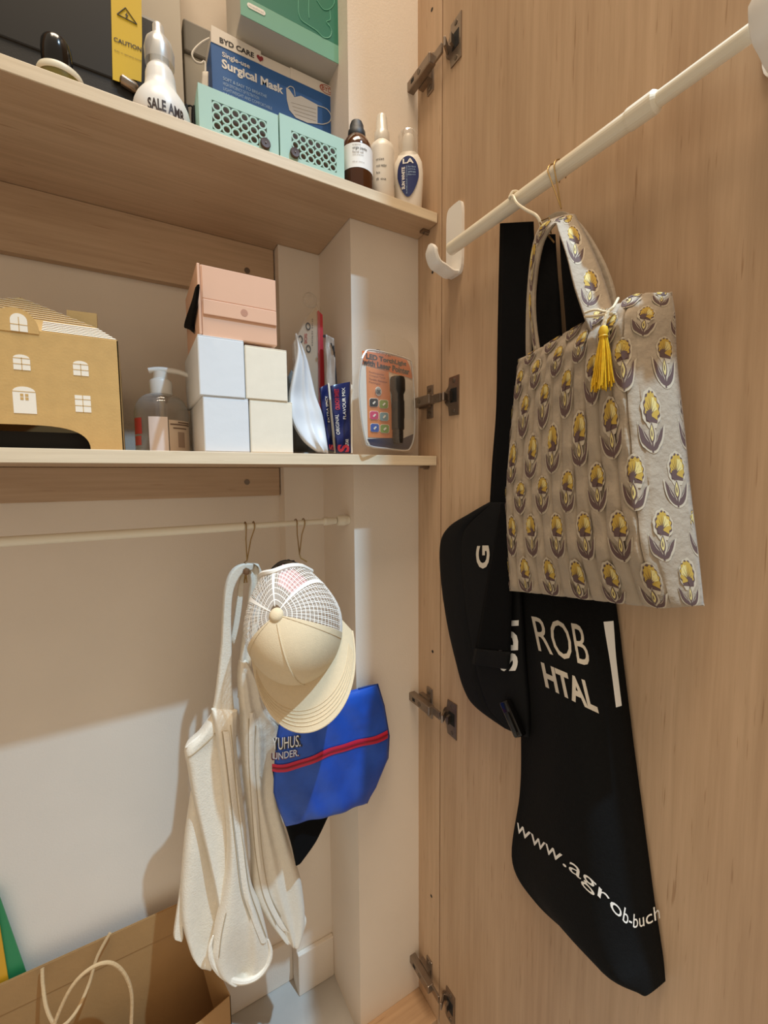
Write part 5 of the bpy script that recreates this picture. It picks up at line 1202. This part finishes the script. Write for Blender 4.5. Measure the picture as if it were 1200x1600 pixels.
SA = [0]; 
for i in range(200): SA.append(SA[-1] + (Tt.front((i + 1) / 200, .5) - Tt.front(i / 200, .5)).length)
def u_arc(a):
    a *= SA[-1]; k = next((i for i, q in enumerate(SA) if q >= a), 200); k = max(k, 1); f = (a - SA[k - 1]) / max(1e-9, SA[k] - SA[k - 1]); return min(max((k - 1 + f) / 200, -.1), 1.1)
def arcfront(a, v, off): return softfront(u_arc(a) if 0 <= a <= 1 else a, v, off)
for r in range(rows_v):
    v = .925 - r * .148
    for c in range(8):
        u = -.02 + .16 * c + (.08 if r % 2 else 0)
        if u > 1.04 or u < -.03: continue
        pr_f.put(arcfront, u, v, .118, .142, rot=random.uniform(-.12, .12) - .08, flip=1 if random.random() < .8 else -1)
o = pr_f.mb.build('floral_print', None, t, False, PMATS); o['kind'] = 'stuff'
# handles: front one with a broad lit face, back one behind it
def handle(rows, X, th, name='handle', nv=44):
    s = dsheet(rows, X, th, th, None, nv); s.build(name, M_fl, t, 10); return s
H1 = handle([((836, 566, .404), (846, 560, .404)), ((829, 500, .404), (837, 500, .404)), ((827, 440, .404), (838, 440, .404)), ((833, 380, .404), (848, 385, .403)), ((850, 348, .406), (860, 360, .400)), ((893, 334, .417), (868, 350, .394)), ((903, 344, .418), (873, 364, .391)), ((920, 376, .417), (885, 400, .387)), ((938, 418, .415), (896, 446, .385)), ((951, 458, .412), (907, 480, .385)), ((958, 486, .406), (916, 506, .384)), ((962, 505, .402), (925, 525, .384))], .409, .0020)
H2 = handle([((822, 560), (830, 560)), ((824, 470), (831, 470)), ((832, 390), (840, 395)), ((850, 346), (857, 356)), ((878, 330), (880, 340)), ((905, 346), (897, 354)), ((932, 385), (924, 395)), ((953, 430), (944, 440)), ((963, 470), (956, 480)), ((966, 500), (960, 505))], .4215, .0026)
hp_ = Print()
for (u, v) in ((.45, .62), (.45, .78), (.5, .93), (.45, .48), (.5, .22), (.5, .10), (.5, .34)):
    hp_.put(lambda a, b, off: H1.front(a, b, off), u, v, .80, .13, rot=.6 if v > .5 else 2.6)
hpo = hp_.mb.build('handle_print', None, t, False, PMATS); hpo['kind'] = 'stuff'
# tassel
M_tas = mat('yellow silk', 'e0b321', .55, noise=.15, nscale=300); M_cord = mat('cream cord', 'd9c9a9', .8, bump=.4, bscale=500)
mb = MB()
mb.tube(spline([dx3(914, 489, .383), dx3(930, 484, .378), dx3(948, 487, .376), dx3(958, 480, .378), dx3(966, 466, .388)], 16), .0012, 7)
mb.tube(spline([dx3(914, 495, .383), dx3(930, 494, .378), dx3(946, 491, .376), dx3(962, 490, .383)], 16), .0012, 7)
mb.tube(spline([dx3(950, 486, .374), dx3(946, 498, .372), dx3(943, 512, .371)], 8), .0017, 7)
ts = mb.build('cord', M_cord, t, True)
th_ = dx3(943, 517, .371)
MB().lathe(th_ + V((0, 0, -.0045)), [(.0012, -.0005), (.0032, .0005), (.0042, .004), (.0032, .0078), (.0012, .009)], 16).build('tassel_head', M_tas, t, True)
MB().tube([th_ + V((.0032 * math.cos(a * .5), .0032 * math.sin(a * .5), -.0048)) for a in range(14)], .0009, 6, False).build('tassel_neck', M_tas, t, True)
mb = MB(); L_ = (dx3(943, 521, .371) - dx3(943, 606, .371)).length
for i in range(90):
    a = random.uniform(0, 6.28); r = math.sqrt(random.random()); d0 = V((.0026 * r * math.cos(a), .0026 * r * math.sin(a), -.004)); d1 = V((.0075 * r * math.cos(a) + random.uniform(-.001, .001), .0105 * r * math.sin(a) + random.uniform(-.001, .001), -.004 - L_ * random.uniform(.86, 1.02)))
    mb.tube([th_ + d0, th_ + d0.lerp(d1, .4) + V((0, random.uniform(-.001, .001), 0)), th_ + d1], .00055, 4, False)
o = mb.build('tassel_fringe', M_tas, t, True); o['kind'] = 'stuff'
